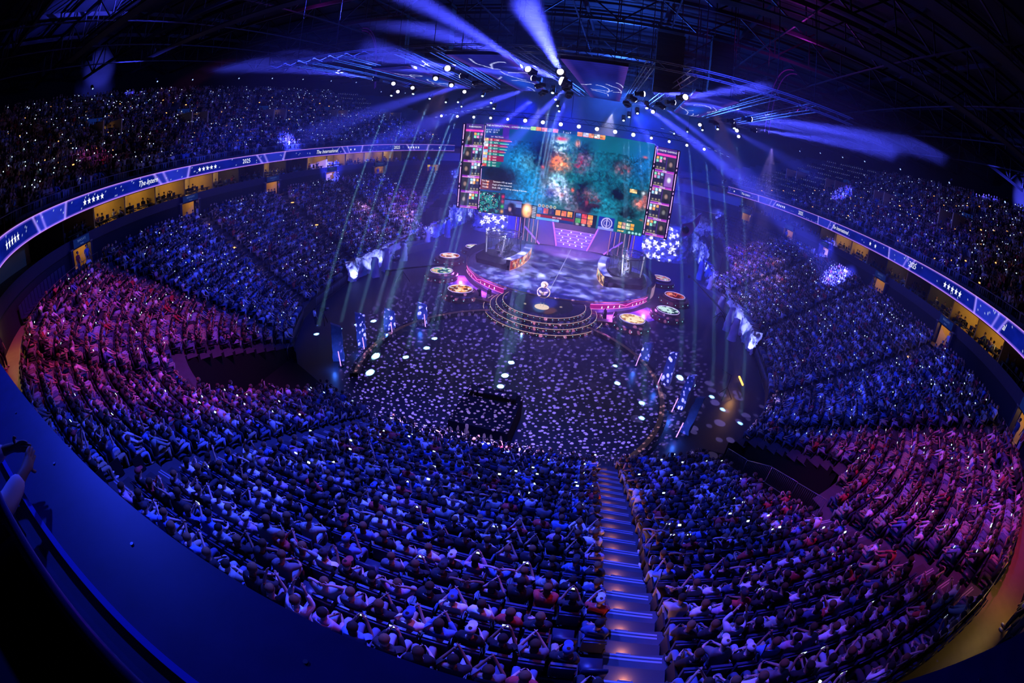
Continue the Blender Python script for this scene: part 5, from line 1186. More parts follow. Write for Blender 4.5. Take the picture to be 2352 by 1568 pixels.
    for s in (-1, 1):
        lamp('side_blue_wash', 'SPOT', (s*8, -20, 28), BL, 42000, (s*29, 9, 4), 62, .7, .1)
        lamp('corner_blue_wash', 'SPOT', (s*8, -19.5, 27), BL, 15000, (s*25, -18, 5), 60, .7, .1)
        a = lamp('side_white_patch', 'SPOT', (s*15, 18, 25), (1, .5, .72), 34000, (s*25.8, 26, 3.8), 32, .6, .03); gobo(a, 'clouds', 6, 2.0+s)
        lamp('side_pink_patch', 'SPOT', (s*9, 18, 19), (1, .22, .6), 9000, (s*26, 34, 4.5), 24, .6, .05)
        lamp('upper_blue_wash', 'SPOT', (s*14, 12, 24), BL, 4500, (s*44, 14, 20), 90, .8, .2)
    lamp('magenta_rear_left', 'SPOT', (-9, -22, 29), MG, 13500, (-17.5, -23, 7), 54, .6, .1)
    lamp('magenta_rear_right', 'SPOT', (12, -22, 29), MG, 12000, (21, -22, 7.5), 46, .6, .1)
    lamp('magenta_centre', 'SPOT', (10, -20, 27), (1, .1, .5), 3500, (3.5, -29.3, 9), 20, .7, .1)
    lamp('magenta_right_row', 'SPOT', (2, -20, 27), MG, 3500, (11.5, -28.5, 8.5), 22, .7, .1)
    lamp('magenta_upper_left', 'SPOT', (-24, 2, 29.5), (1, .1, .7), 9000, (-36.5, -18, 17), 9, .7, .1)
    lamp('stair_white', 'SPOT', (8, -20, 22), (.12, .12, 1), 1500, (7.6, -31.0, 9), 14, .5, .1)
    lamp('ledge_blue_light', 'SPOT', (-3, -31, 20), (.02, .05, 1), 1500, (2.5, -33.7, 15.7), 70, .8, .1)
    lamp('roof_fill', 'POINT', (4, 26, 25.5), (.03, .13, 1), 15000, size=.5)  # added light without a fixture, brings out the roof steel
    # warm lamps: gateways and suites
    for k, (g, sd) in enumerate(GATES):
        n = RW.inward(g); p = RW.at(g, 11.3)-n*.7; lamp('gateway_lamp', 'POINT', p, (1, .55, .2), 40, size=.15)
    for (sd, i, c0, c1, rz, lit) in SUITE:
        if lit and inframe(c0): 
            p = c0+(c1-c0)*.6+V(0, 0, 2.2); lamp('suite_lamp', 'POINT', p, (1, .62, .18), 90, size=.3)
    for k, (x, y) in enumerate(VOM): 
        r = UP[9]; s = r.near(x, y); p = r.at(s, up_z(6)+2.4)-r.inward(s)*1.2; lamp('portal_lamp', 'POINT', p, (1, .6, .3), 10, size=.1)
    for sx in (-1, 1): lamp('walkway_lamp', 'POINT', (sx*19.5, -30.2, 11.2), (1, .6, .18), 45, size=.3)
washes()

# haze hanging over the floor, stage and side stands
hz = bpy.data.materials.new('stage_haze'); hz.use_nodes = True; nt = hz.node_tree; nt.nodes.clear()
o_ = nt.nodes.new('ShaderNodeOutputMaterial'); s_ = nt.nodes.new('ShaderNodeVolumeScatter'); s_.inputs['Density'].default_value = .0062; s_.inputs['Anisotropy'].default_value = .25
s_.inputs['Color'].default_value = (.9, .92, 1, 1); nt.links.new(s_.outputs[0], o_.inputs['Volume'])
hb = MB(); hb.box((0, 25, 12.9), (66, 71, 24.6)); hb.box((0, -13.8, 22.6), (17, 6.5, 6.4)); hb = hb.build('haze', hz); tag(hb, 'thin blue lit stage haze filling the hall', 'haze', kind='stuff')

# ------------------------------------------------------------------ people
def skinned(nodes, edges, root=0, sub=1):
    me = bpy.data.meshes.new('skel'); me.from_pydata([n[0] for n in nodes], edges, []); o = bpy.data.objects.new('skel', me); COL.objects.link(o)
    sk = o.modifiers.new('skin', 'SKIN'); sk.use_smooth_shade = True
    for i, n in enumerate(nodes):
        r = n[1] if isinstance(n[1], tuple) else (n[1], n[1]); me.skin_vertices[0].data[i].radius = r; me.skin_vertices[0].data[i].use_root = (i == root)
    if sub: s = o.modifiers.new('sub', 'SUBSURF'); s.levels = sub; s.render_levels = sub
    dg = bpy.context.evaluated_depsgraph_get(); out = bpy.data.meshes.new_from_object(o.evaluated_get(dg)); bpy.data.objects.remove(o); bpy.data.meshes.remove(me); return out
ARMS = {'hands on lap': ((.25, .03, .76), (.13, .27, .68), (.08, .34, .67)), 'clapping hands': ((.26, .13, .80), (.09, .29, 1.0), (.03, .34, 1.08)), 'both arms raised': ((.25, .16, 1.12), (.15, .2, 1.38), (.11, .23, 1.47)),
        'hands held at the face': ((.23, .15, .84), (.1, .31, 1.05), (.06, .33, 1.12)), 'hands behind the head': ((.37, .04, 1.16), (.17, -.05, 1.3), (.09, -.08, 1.3)), 'arms crossed': ((.25, .08, .79), (.0, .21, .86), (-.08, .2, .88)),
        'leaning forward': ((.24, .33, .72), (.12, .5, .62), (.06, .55, .6)), 'standing': ((.27, 0, 1.13), (.27, .1, .9), (.26, .13, .82)), 'leaning on the rail': ((.28, .28, .83), (.16, .5, .84), (.1, .56, .84))}
def pose_nodes(pose):
    st = pose == 'standing'; ln = .16 if pose in ('leaning forward', 'leaning on the rail') else 0
    dz = .38 if st else 0
    def T(x, y, z): k = max(0, (z-.5))/.6 if not st else 0; return (x, y+ln*k, z-ln*.12*k+(dz if z > .45 else 0))
    b = [(T(0, 0, .52), .12), (T(0, -.02, .72), .11), (T(0, -.03, .93), (.145, .10)), (T(0, -.02, 1.06), .055), (T(0, .0, 1.115), .052), (T(0, .025, 1.19), (.075, .085)), (T(0, .02, 1.27), (.078, .095)), (T(0, .01, 1.33), .05)]
    e = [(0, 1), (1, 2), (2, 3), (3, 4), (4, 5), (5, 6), (6, 7)]; b.append((T(0, .125, 1.2), .016)); e.append((5, 8))
    A = ARMS[pose]; sh = {}; lg = {}
    for s in (-1, 1):
        k = len(b); P = [T(s*.175, -.03, 1.02)]+[T(s*a[0], a[1], a[2]) if not st else (s*a[0], a[1], a[2]) for a in A]
        if st: P[1:] = [(s*a[0], a[1], a[2]) for a in A]
        b += [(P[0], .055), (P[1], .042), (P[2], .03), (P[3], (.04, .022))]; e += [(2, k), (k, k+1), (k+1, k+2), (k+2, k+3)]; sh[s] = P
        if st: L = [(s*.1, 0, .86), (s*.11, .02, .48), (s*.12, -.01, .08), (s*.14, .15, .04)]
        else: L = [(s*.1, .05, .5), (s*.15, .46, .53), (s*.15, .42, .10), (s*.16, .58, .05)]
        k2 = len(b); b += [(L[0], .085), (L[1], .06), (L[2], .042), (L[3], .038)]; e += [(0, k2), (k2, k2+1), (k2+1, k2+2), (k2+2, k2+3)]; lg[s] = L
        # five fingers from the palm
        d = (V(*P[3])-V(*P[2])).normalized(); side = d.cross(V(s, .2, .1)).normalized()
        for q, (off, ln_) in enumerate(((-.03, .055), (-.011, .075), (.009, .078), (.028, .06), (.042, .03))):
            f0 = V(*P[3])+d*(.03 if q < 4 else -.012)+side*off; f1 = f0+d*ln_*.6+side*(.0 if q < 4 else .025); f2 = f1+d*ln_*.4-V(s*.008, 0, .008)
            n = len(b); b += [(tuple(f0), .011), (tuple(f1), .0095), (tuple(f2), .0075)]; e += [(k+3, n), (n, n+1), (n+1, n+2)]
    return b, e, sh, lg, T
def body_set(pose, sub=1):
    b, e, sh, lg, T = pose_nodes(pose); st = pose == 'standing'
    body = skinned(b, e, 0, sub)
    n = [(T(0, 0, .5), .17), (T(0, -.02, .72), (.165, .15)), (T(0, -.035, .93), (.2, .155)), (T(0, -.02, 1.045), .10)]; ee = [(0, 1), (1, 2), (2, 3)]
    for s in (-1, 1):
        P = sh[s]; m = V(*P[0]).lerp(V(*P[1]), .85); k = len(n); n += [(P[0], .105), (tuple(m), .075)]; ee += [(2, k), (k, k+1)]
    tee = skinned(n, ee, 0, sub)
    for s in (-1, 1):
        P = sh[s]; k = len(n); n += [(tuple(V(*P[1])), .068), (tuple(V(*P[1]).lerp(V(*P[2]), .9)), .05)]; j = 5 if s < 0 else 7; ee += [(j, k), (k, k+1)]
    hood = skinned(n+[(T(0, -.10, 1.07), .075)], ee+[(3, len(n))], 0, sub)
    n = [(T(0, 0, .5) if not st else (0, 0, .9), .145)]; ee = []
    for s in (-1, 1):
        L = lg[s]; k = len(n); n += [(L[0], .105), (L[1], .08), (L[2], .062)]; ee += [(0, k), (k, k+1), (k+1, k+2)]
    tr = skinned(n, ee, 0, sub)
    hc = V(*T(0, .02, 1.25)); hs = MB(); hs.sphere((hc.x, hc.y-.014, hc.z+.028), .098, 12, sz=1.0, sy=1.1); short = hs.build('x').data
    hl = MB(); hl.sphere((hc.x, hc.y-.016, hc.z+.025), .104, 12, sz=1.02, sy=1.1); hl.sphere((hc.x, hc.y-.07, hc.z-.12), .085, 10, sz=1.7, sy=.7); lng = hl.build('x').data
    cp = MB(); cp.sphere((hc.x, hc.y-.01, hc.z+.038), .102, 12, sz=.85, sy=1.12); cp.lathe([(.0001, .0), (.085, 0), (.085, .014), (.0001, .014)], (hc.x, hc.y+.10, hc.z+.045), 12); cap = cp.build('x').data
    for nm in ('x', 'x.001', 'x.002'):
        if nm in bpy.data.objects: bpy.data.objects.remove(bpy.data.objects[nm])
    sho = {}
    for s in (-1, 1):
        so = MB(); L = lg[s]; so.sphere((L[3][0], L[3][1]-.05, L[3][2]+.005), .055, 8, sz=.8, sy=2.2); q = so.build('x'); sho[s] = q.data; bpy.data.objects.remove(q)
    return dict(shoe2=sho[1], body=body, tee=tee, hood=hood, tr=tr, short=short, long=lng, cap=cap, shoes=sho[-1], head=hc, sh=sh)
MS, MC, MH = objcol_mat('skin_tone', .6), objcol_mat('cloth', .9), objcol_mat('hair', .8)
MH.node_tree.nodes['Principled BSDF'].inputs['Specular IOR Level'].default_value = .15; MC.node_tree.nodes['Principled BSDF'].inputs['Specular IOR Level'].default_value = .2
SETS = {}
for p in ARMS:
    S = body_set(p); SETS[p] = S
    S['body'].materials.clear(); S['body'].materials.append(MS)
    for k in ('tee', 'hood', 'tr', 'shoes', 'shoe2', 'cap'): S[k].materials.clear(); S[k].materials.append(MC)
    for k in ('short', 'long'): S[k].materials.clear(); S[k].materials.append(MH)
SKINS = [(.45, .28, .21), (.52, .35, .27), (.36, .22, .15), (.22, .12, .08), (.55, .38, .30)]
HAIRS = [(.02, .015, .012, 'black'), (.05, .03, .015, 'dark'), (.12, .06, .03, 'brown'), (.14, .08, .04, 'fair'), (.02, .015, .012, 'black')]
TOPS = [((.78, .78, .8), 'white'), ((.02, .02, .025), 'black'), ((.015, .015, .02), 'black'), ((.02, .02, .025), 'black'), ((.025, .025, .03), 'black'), ((.12, .12, .14), 'dark grey'), ((.35, .36, .4), 'grey'), ((.05, .08, .2), 'navy'), ((.10, .2, .5), 'blue'), ((.45, .05, .05), 'red'), ((.25, .3, .28), 'olive'), ((.5, .3, .45), 'pink'), ((.75, .75, .8), 'white'), ((.02, .02, .025), 'black'), ((.03, .03, .035), 'black'), ((.01, .01, .015), 'black')]
LEGS = [((.03, .03, .04)), (.05, .07, .15), (.10, .14, .25), (.35, .3, .22), (.2, .2, .22), (.3, .38, .5)]
def set_col(o, c): o.color = (*c[:3], 1)
def person(pose, loc, rz, label, group, top=None, long_sleeve=False, hair='short', hairc=None, skin=None, legs=None, capc=None, rg=random, name='person', trace=None):
    S = SETS[pose]; b = link(name, S['body']); b.location = loc; b.rotation_euler = (0, 0, rz); set_col(b, skin or rg.choice(SKINS)); tag(b, label, 'person', group)
    c = link('jacket' if long_sleeve else 'shirt', S['hood' if long_sleeve else 'tee'], None, b); set_col(c, top or (.5, .5, .5))
    c = link('trousers', S['tr'], None, b); set_col(c, legs or rg.choice(LEGS)); sc_ = rg.choice([(.6, .6, .62), (.03, .03, .03), (.7, .7, .72)])
    for q in ('shoes', 'shoe2'): c = link('shoe', S[q], None, b); set_col(c, sc_)
    if hair: c = link('hair', S[hair], None, b); set_col(c, hairc or (.02, .015, .01))
    if capc: c = link('cap', S['cap'], None, b); set_col(c, capc)
    return b

# where the seats are: every row of the lower bowl
SEATS = []
for i in range(NR):
    r = low_ring((i+.68)/NQ); a0 = r.near(7.62, -14-16*(i+.68)/NQ)
    for sg in (1, -1):
        k = 0; s = a0+sg*.93
        while abs(s-a0) < r.half:
            p = r.at(s); 
            if p.y > 30 and abs(p.x) < 24.6: break
            if aisle_d(p.x, p.y) > .86 and not in_pit(p.x, p.y, .75) and not (abs(p.x) > 20 and i < 1 and p.y > 8):
                k += 1; n = r.inward(s); SEATS.append((p.x, p.y, low_z(i), math.atan2(n.y, n.x)-pi/2, i, sg, k))
            s += sg*.56
def occupied(x, y, i, rg):
    if y > 38-.3*(abs(x)-23): return False
    if i == NR-1 and -31 < x < -20 and rg.random() < .6: return False
    if i > NR-3 and x < -30: return rg.random() < .75
    return rg.random() < .955
rg = random.Random(21)
CR = []
for s in SEATS:
    x, y, z, rz, i, sg, k = s
    if occupied(x, y, i, rg):
        px, py, L = pix((x, y, z+1.0)); CR.append((L if (-20 < px < 2372 and -20 < py < 1600) else 999, s))
CR.sort(key=lambda q: q[0])
near = [s for d, s in CR[:300]]; far = [s for d, s in CR[300:]]
POSES = ['hands on lap']*6+['clapping hands']*4+['hands held at the face']*3+['arms crossed']*3+['leaning forward']*4+['hands behind the head']
POSES = POSES*2+['both arms raised']
PW = {'hands on lap': 'sitting back', 'clapping hands': 'clapping', 'hands held at the face': 'filming', 'arms crossed': 'arms crossed', 'leaning forward': 'leaning in', 'hands behind the head': 'hands overhead', 'both arms raised': 'arms raised'}
SPECIAL = {}
def where(i, sg, k): return '%s seat %s of stair, %s row from top' % (ordinal(k), 'right' if sg > 0 else 'left', ordinal(NR-i))
def crowd_near():
    seat_mesh = None; PH = []
    feat = {}   # people who stand out in the photo: nearest seat to the given spot
    def nearest(x, y): return min(near, key=lambda s: (s[0]-x)**2+(s[1]-y)**2)
    feat[nearest(3.2, -30.2)[:2]] = ('orange', (1.0, .16, .03)); feat[nearest(4.35, -29.4)[:2]] = ('SHI-PU', (.85, .85, .88)); feat[nearest(3.75, -29.4)[:2]] = ('AstralGen', (.85, .85, .88)); feat[nearest(3.6, -30.0)[:2]] = ('LISBOA', (.85, .85, .88))
    for n_, s in enumerate(near):
        x, y, z, rz, i, sg, k = s; w = where(i, sg, k); f = feat.get(s[:2])
        # the seat
        t = bpy.data.objects.new('stadium_seat', None); COL.objects.link(t); t.location = (x, y, z); t.rotation_euler = (0, 0, rz)
        tag(t, 'dark tip-up seat, %s' % w, 'seat', 'stadium seats in the rear stand')
        if seat_mesh is None:
            a = MB(); a.box((0, .02, .43), (.44, .42, .07)); a = a.build('cushion', M['seat'], t).data
            b = MB(); b.box((0, -.24, .72), (.46, .06, .42), M=Matrix.Rotation(-.18, 3, 'X')); b.tube([(-.23, -.29, .93), (0, -.30, .955), (.23, -.29, .93)], .02, 5); b = b.build('backrest', M['seatedge'], t).data
            c = MB().box((-.25, -.05, .32), (.05, .4, .6)).build('armrest', M['blacksteel'], t).data; d = MB().box((.25, -.05, .32), (.05, .4, .6)).build('armrest', M['blacksteel'], t).data
            seat_mesh = (a, b, c, d)
        else:
            for m, q in zip(seat_mesh, ('cushion', 'backrest', 'armrest', 'armrest')): link(q, m, None, t)
        pose = rg.choice(POSES); (tc, tn) = rg.choice(TOPS); ls = rg.random() < .35; hk = rg.random(); hc = rg.choice(HAIRS)
        if f: pose = 'clapping hands' if f[0] != 'SHI-PU' else 'hands on lap'; tc = f[1]; tn = 'white' if f[0] != 'orange' else 'bright orange'; ls = f[0] == 'orange'
        hair = 'long' if hk < .25 else 'short'; capc = rg.choice([(.6, .6, .65), (.03, .03, .04), (.3, .05, .06), (.05, .1, .3)]) if hk > .88 else None
        if f and f[0] == 'orange': hair = None; capc = (1.0, .18, .03)
        lab = 'person in %s %s, %s, %s' % (tn, 'jacket' if ls else 'shirt', PW[pose], w)
        pr = person(pose, (x, y, z-.06), rz+rg.uniform(-.2, .2), lab, None, tc, ls, hair, hc[:3], None, None, capc, rg)
        pr.scale = (1.0, 1.0, rg.uniform(.95, 1.06))
        if f and f[0] != 'orange':
            lines = {'SHI-PU': ('SHI-PU', '57'), 'AstralGen': ('AstralGen',), 'LISBOA': ('LISBOA',)}[f[0]]
            sh = [c for c in pr.children if c.name.startswith('shirt')][0]
            for q, ln in enumerate(lines): put_text(ln, .11 if q == 0 else .17, M['black'], frame_m((0, -.215, .98-.14*q), (1, 0, 0), (0, 0, 1)), sh, 'lettering')
        if pose == 'hands held at the face' and rg.random() < .8: PH.append((x, y, z, rz, w, pose))
    for (x, y, z, rz, w, pose) in PH:
        R = Matrix.Rotation(rz, 3, 'Z'); p = V(x, y, z-.06)+R @ V(0, .37, 1.12); t = thing('phone', 'glowing phone held up at the %s' % w, 'phone', p, rz)
        MB().box((0, 0, 0), (.15, .010, .075)).build('casing', M['black'], t) if 'phm' not in FONT else link('casing', FONT['phm'], None, t)
        if 'phm' not in FONT: FONT['phm'] = t.children[0].data; FONT['phs'] = MB().box((0, -.0075, 0), (.14, .004, .066)).build('screen', M['phone'], t).data
        else: link('screen', FONT['phs'], None, t)
    return len(PH)
NPH = crowd_near()

# the rest of the crowd: one object nobody could count, several poses and clothes
def tri_arrays(me):
    me.calc_loop_triangles(); co = np.zeros(len(me.vertices)*3, np.float32); me.vertices.foreach_get('co', co); t = np.zeros(len(me.loop_triangles)*3, np.int32); me.loop_triangles.foreach_get('vertices', t); return co.reshape(-1, 3), t.reshape(-1, 3)
def low_set(pose):
    S = ARMS[pose]; out = []
    def tube3(pts, r, n, sl): m = MB(); m.tube(pts, r, n); out.append((np.array(m.v, np.float32), m.f, sl))
    st = pose == 'standing'; dz = .38 if st else 0; ln = .16 if pose == 'leaning forward' else 0
    m = MB(); m.tube([(0, 0, .48+dz), (0, -.02+ln*.4, .75+dz), (0, -.03+ln*.8, .98+dz), (0, -.02+ln, 1.07+dz)], [.15, .15, .19, .08], 6); out.append((np.array(m.v, np.float32)*np.array([1.15, .8, 1]), m.f, 1))
    m = MB(); m.sphere((0, .02+ln, 1.22+dz), .1, 8, sz=1.25, smooth=False); out.append((np.array(m.v, np.float32), m.f, 0))
    m = MB(); m.sphere((0, -.005+ln, 1.26+dz), .108, 8, sz=.95, smooth=False); out.append((np.array(m.v, np.float32), m.f, 3))
    for s in (-1, 1):
        P = [(s*.19, -.02+ln*.8, 1.02+dz)]+[(s*a[0], a[1]+(ln*.6), a[2]) for a in S]
        tube3(P[:2], [.07, .055], 4, 1); tube3(P[1:], [.048, .036, .03], 4, 0)
        if st: tube3([(s*.1, 0, .88), (s*.11, 0, .05)], [.1, .06], 4, 2)
        else: tube3([(s*.1, .03, .5), (s*.15, .47, .53)], [.1, .08], 4, 2); tube3([(s*.15, .47, .53), (s*.15, .42, .06)], [.08, .055], 4, 2)
    V_, T_, S_ = [], [], []; k = 0
    for v, f, sl in out:
        V_.append(v); S_.append(np.full(len(v), sl)); 
        for q in f:
            for j in range(1, len(q)-1): T_.append((k+q[0], k+q[j], k+q[j+1]))
        k += len(v)
    return np.concatenate(V_), np.array(T_, np.int32), np.concatenate(S_)
LOWS = {p: low_set(p) for p in ARMS if p not in ('leaning on the rail',)}
def crowd_mesh(name, people, label):
    r = np.random.default_rng(5); vs, ts, cs = [], [], []; base = 0
    sk = np.array(SKINS); tp = np.array([t[0] for t in TOPS]); lg = np.array(LEGS); hr = np.array([h[:3] for h in HAIRS])
    for (x, y, z, rz, pose) in people:
        v, t, sl = LOWS[pose]; a = rz+r.normal(0, .15); c, s = math.cos(a), math.sin(a); sc = r.uniform(.95, 1.07); v = v*sc
        w = np.empty_like(v); w[:, 0] = v[:, 0]*c-v[:, 1]*s+x; w[:, 1] = v[:, 0]*s+v[:, 1]*c+y; w[:, 2] = v[:, 2]+z
        pal = np.stack([sk[r.integers(len(sk))], tp[r.integers(len(tp))], lg[r.integers(len(lg))], hr[r.integers(len(hr))]])
        vs.append(w); ts.append(t+base); cs.append(pal[sl]); base += len(v)
    vs = np.concatenate(vs); ts = np.concatenate(ts); cs = np.concatenate(cs)
    me = np_mesh(name, vs, ts); a = me.color_attributes.new('paint', 'FLOAT_COLOR', 'POINT'); c4 = np.ones((len(cs), 4), np.float32); c4[:, :3] = cs; a.data.foreach_set('color', c4.ravel())
    o = link(name, me, attr_mat('crowd_cloth_and_skin', .85)); tag(o, label, 'crowd', kind='stuff'); return o
farp = []
for s in far: farp.append((s[0], s[1], s[2]-.06, s[3], rg.choice(POSES)))
UPS = []; UFREE = []
for i in range(NU-1):
    r = UP[i]; r2 = up_ring((i+.6)/NU); s = -r2.half
    while s < r2.half:
        p = r2.at(s); s += .56
        if p.y > 52 or p.y < -32 or (abs(p.x) < 24 and p.y < 0): continue
        if p.x < 0 and p.y > 49: continue
        bad = any(math.hypot(p.x-vx, p.y-vy) < 2.3 for vx, vy in VOM) and 5 < i < 14
        ua = (s+400) % 7.6 < 1.15
        if bad or ua: continue
        n = r2.inward(s); e = (p.x > 0 and p.y > 36) or (p.x < 0 and p.y > 42 and i > 8)
        (UFREE if e else UPS).append((p.x, p.y, up_z(i), math.atan2(n.y, n.x)-pi/2, i))
for u in UPS:
    if rg.random() < .93: farp.append((u[0], u[1], u[2]-.06, u[3], rg.choice(POSES)))
for (sd, i, c0, c1, rz, lit) in SUITE:
    if not inframe(c0): continue
    R = Matrix.Rotation(rz, 3, 'Z')
    for q in range(6):
        if rg.random() < .62:
            p = c0+R @ V(-1.9+.75*q, rg.uniform(-1.5, -1.0), 0); farp.append((p.x, p.y, p.z+.25, rz+rg.uniform(-.5, .5), rg.choice(POSES)))
for g, sd in GATES:
    n = RW.inward(g); t = V(-n.y, n.x, 0)
    for q in range(3):
        if rg.random() < .6: p = RW.at(g, TOPZ)+n*rg.uniform(.2, 1.0)+t*rg.uniform(-1.5, 1.5); farp.append((p.x, p.y, TOPZ, math.atan2(n.y, n.x)-pi/2, 'standing'))
crowd_mesh('seated_crowd', farp, 'thousands of spectators in mixed clothes filling the stands all round')

# seats of the other rows, one object
def seat_mass():
    m = MB(); m.box((0, .02, .43), (.44, .42, .07)); m.box((0, -.24, .70), (.46, .06, .42)); m.box((0, -.1, .2), (.36, .06, .4)); v0 = np.array(m.v, np.float32); f0 = np.array(m.f, np.int32)
    vs, fs = [], []; b = 0
    ns = set(s[:2] for s in near)
    for (x, y, z, rz) in [s[:4] for s in SEATS if s[:2] not in ns]+[s[:4] for s in UPS if s[4] < 3]+[s[:4] for s in UFREE]:
        c, s = math.cos(rz), math.sin(rz); w = np.empty_like(v0); w[:, 0] = v0[:, 0]*c-v0[:, 1]*s+x; w[:, 1] = v0[:, 0]*s+v0[:, 1]*c+y; w[:, 2] = v0[:, 2]+z; vs.append(w); fs.append(f0+b); b += len(v0)
    o = link('stadium_seating', np_mesh('stadium_seating', np.concatenate(vs), np.concatenate(fs)), M['seat']); tag(o, 'rows of dark blue stadium seats through both tiers', 'seats', kind='stuff')
seat_mass()

# small lights: phones, step lamps, seat number lights
def small_lights():
    # orange step lamps up the aisles of the upper tier, warm pools on the main stair
    if 1:
        mesh = MB().box((0, 0, 0), (.16, .16, .1)).build('step_lamp', M['stepl']); me = mesh.data; bpy.data.objects.remove(mesh); tot = 0
        for side in (-1, 1):
            for ai in range(2, 13):
                aidx = 0
                for i in range(1, NU-1):
                    r = UP[i]; s = side*(20+ai*7.6)*1.0; s = (math.floor((s+400)/7.6)*7.6-400)+.55; p = r.at(s)
                    if p.y > 50 or p.y < -30: continue
                    if rg.random() < .12: continue
                    aidx += 1
                    if tot >= 290: continue
                    tot += 1; o = link('step_lamp', me); o.location = (p.x+rg.uniform(-.3, .3), p.y, up_z(i)+.12); tag(o, 'tiny orange step lamp, %s up the %s stairway, %s upper tier' % (ordinal(aidx), ordinal(ai-1), 'left' if side < 0 else 'right'), 'lamp', 'orange step lamps in the upper tier')
    for k, i in enumerate(range(1, 20)):
        y = -14.0-16*(i/NQ)*1.0; r = LOW[i]; s = r.near(7.6, y); p = r.at(s)
        o = thing('step_light', 'small warm recessed light in the %s riser of the main stair from the bottom' % ordinal(k+1), 'lamp', (7.45, p.y+.03, low_z(i)-.10)); MB().box((0, .02, 0), (.3, .03, .07)).build('housing', M['steel'], o); MB().box((0, .04, -.01), (.22, .02, .035)).build('lens', M['stepl'], o)
        if i <= 19: lamp('step_glow', 'POINT', (7.45, p.y+.14, low_z(i)-.10), (1, .33, .12), 10, size=.05)
    for k, (x, y, z) in enumerate(((-33.2, -2.9, 8.4), (-29.6, -2.3, 6.0), (-26.2, -1.9, 3.6), (-33, 11.6, 8.2), (-29, 11.6, 5.5), (27, -3.6, 4.0), (32, -4.5, 7.6))):
        o = thing('aisle_lamp', '%s warm aisle lamp on the steps between the side blocks' % ordinal(k+1), 'lamp', (x, y, z+.5)); MB().box((0, 0, 0), (.3, .3, .08)).build('lens', M['stepl'], o); MB().box((0, 0, -.1), (.34, .34, .1)).build('housing', M['blacksteel'], o)
        lamp('aisle_glow', 'POINT', (x, y, z+.9), (1, .5, .25), 8, size=.1)
    # phones: the largest as things, the rest one object
    P = []
    for (x, y, z, rz, i) in UPS:
        if rg.random() < .15: P.append((x, y, z, rz, 'upper'))
    for s in far:
        if rg.random() < .13: P.append((s[0], s[1], s[2], s[3], 'lower'))
    P.sort(key=lambda q: pix(q[:3])[2] if inframe(q[:3]) else 999)
    m = MB().box((0, 0, 0), (.11, .02, .065)).build('phone', M['lens2']); pm = m.data; bpy.data.objects.remove(m)
    k = 0; want = 300-NPH
    for (x, y, z, rz, tier) in P[:want]:
        k += 1; o = link('phone', pm); o.location = V(x, y, z)+Matrix.Rotation(rz, 3, 'Z') @ V(rg.uniform(-.2, .2), .32, rg.uniform(.75, 1.15)); o.rotation_euler = (rg.uniform(-.6, .6), 0, rz); a = 'rear corner' if y < -8 else 'side'
        side = 'left' if x < 0 else 'right'; tag(o, 'tiny glowing phone held in the %s %s block of the lower stand' % (side, a), 'phone', 'phones glowing in the %s %s block' % (side, a))
    v0 = np.array([(0, 0, -.055), (.055, 0, 0), (0, .055, 0), (-.055, 0, 0), (0, -.055, 0), (0, 0, .055)], np.float32); f0 = np.array([(0, 2, 1), (0, 3, 2), (0, 4, 3), (0, 1, 4), (5, 1, 2), (5, 2, 3), (5, 3, 4), (5, 4, 1)])
    vs, fs = [], []
    for n, (x, y, z, rz, tier) in enumerate(P[want:]):
        p = np.array(V(x, y, z)+Matrix.Rotation(rz, 3, 'Z') @ V(rg.uniform(-.2, .2), .35, rg.uniform(.8, 1.2))); vs.append(v0*rg.uniform(.6, 1.25)+p); fs.append(f0+6*n)
    o = link('phone_lights', np_mesh('phone_lights', np.concatenate(vs), np.concatenate(fs)), emi('far_phone_glow', (.5, .65, 1), 3.5)); tag(o, 'scatter of tiny white phone lights among the distant spectators', 'phones', kind='stuff')
    # rows of white seat lights in the empty blocks at the far ends of the upper tier
    vs, fs = [], []; n = 0
    for (x, y, z, rz, i) in UFREE:
        if i % 2 == 0 and not (x > 0 and y < 38): p = np.array(V(x, y, z+.55)+Matrix.Rotation(rz, 3, 'Z') @ V(0, -.2, 0)); vs.append(v0*.75+p); fs.append(f0+6*n); n += 1
    o = link('seat_row_lights', np_mesh('seat_row_lights', np.concatenate(vs), np.concatenate(fs)), emi('seat_light_glow', (.6, .7, 1), 1.5)); tag(o, 'rows of tiny white lights along empty upper seats near the stage', 'lamps', kind='stuff')
small_lights()

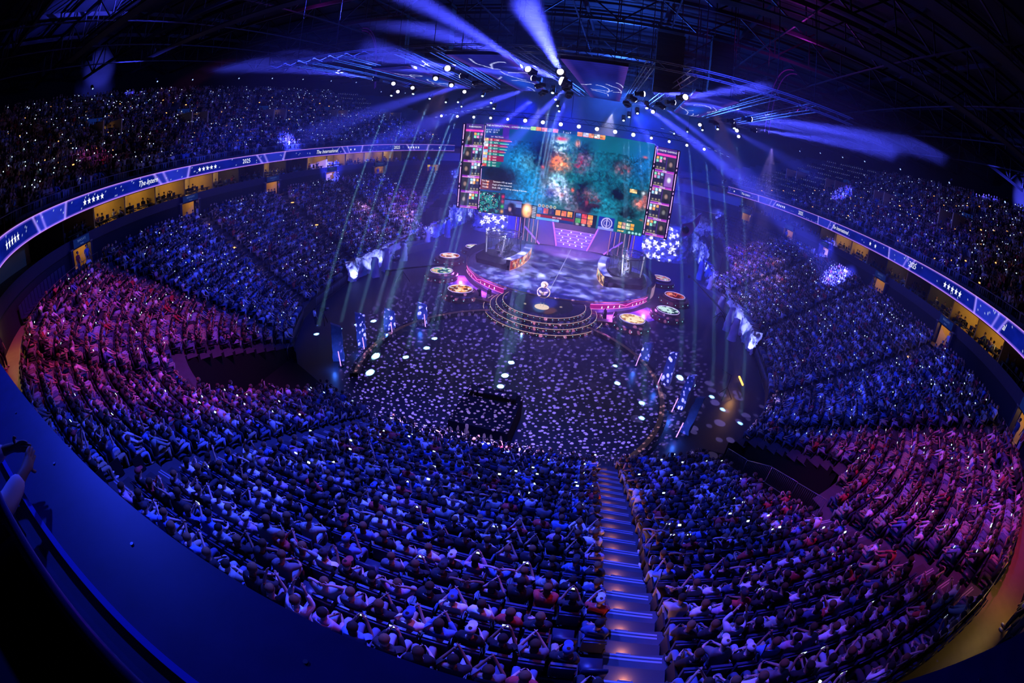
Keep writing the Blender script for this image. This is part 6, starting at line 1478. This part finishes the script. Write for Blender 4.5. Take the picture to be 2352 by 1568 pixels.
# single figures that stand apart
person('standing', (-18.2, -30.9, TOPZ), -1.0, 'person standing alone on the lit walkway at far left, dark waistcoat', None, (.03, .03, .04), False, 'short', (.02, .015, .01), legs=(.02, .02, .03))
person('standing', (19.2, -30.6, TOPZ), .5, 'person in a pale shirt and cap standing on the lit walkway at far right', None, (.5, .5, .6), False, 'short', (.02, .015, .01), capc=(.05, .08, .3), legs=(.02, .02, .03))
person('standing', (17.9, -31.3, TOPZ), .9, 'person in dark clothes on the right walkway, nearer than the capped one', None, (.03, .03, .04), True, 'short', (.02, .015, .01), legs=(.02, .02, .03))
person('standing', (-18.9, -2.6, 0), -.6, 'camera operator person in a pale shirt at the left floor edge', None, (.8, .85, .85), False, 'short', (.02, .015, .01), legs=(.05, .05, .06))
t = thing('tripod_camera', 'large camera on tripod beside the operator at the left floor edge', 'camera', (-18.4, -2.0, 0), -.8)
a = MB()
for q in (0, 2.1, 4.2): a.tube([(0, 0, 1.3), (.5*cos(q), .5*sin(q), .02)], .03, 5)
a.build('tripod', M['blacksteel'], t); MB().box((0, 0, 1.5), (.25, .6, .3)).build('camera_body', M['black'], t); MB().tube([(0, .3, 1.5), (0, .6, 1.5)], .1, 10).build('lens', M['steel'], t)
bf = MB(); bf.box((0, -35.2, 15.0), (30, 2.4, .16)); bf.build('balcony_floor', M['dark'], kind='structure')
person('leaning on the rail', (3.05, -34.32, 15.02), 0, 'person in a loose white top leaning on the near guard rail, far lower left', None, (.85, .82, .9), True, 'long', (.05, .03, .02), legs=(.1, .1, .2))
for (x, y, z, rz, side, k) in PLAYERS:
    person('leaning forward', (x, y, z-.04), rz, '%s seated player person at the desk inside the %s booth' % (ordinal(k+1), side), None, (.05, .06, .12) if side == 'left' else (.5, .5, .6), True, 'short', (.02, .015, .01))
    t = thing('gaming_chair', 'black gaming chair of the %s player in the %s booth' % (ordinal(k+1), side), 'chair', (x, y, z), rz); MB().box((0, 0, .42), (.5, .5, .08)).build('seat', M['black'], t); MB().box((0, -.26, .8), (.5, .08, .8)).build('backrest', M['black'], t); MB().tube([(0, 0, 0.02), (0, 0, .4)], .04, 6).build('stem', M['steel'], t)
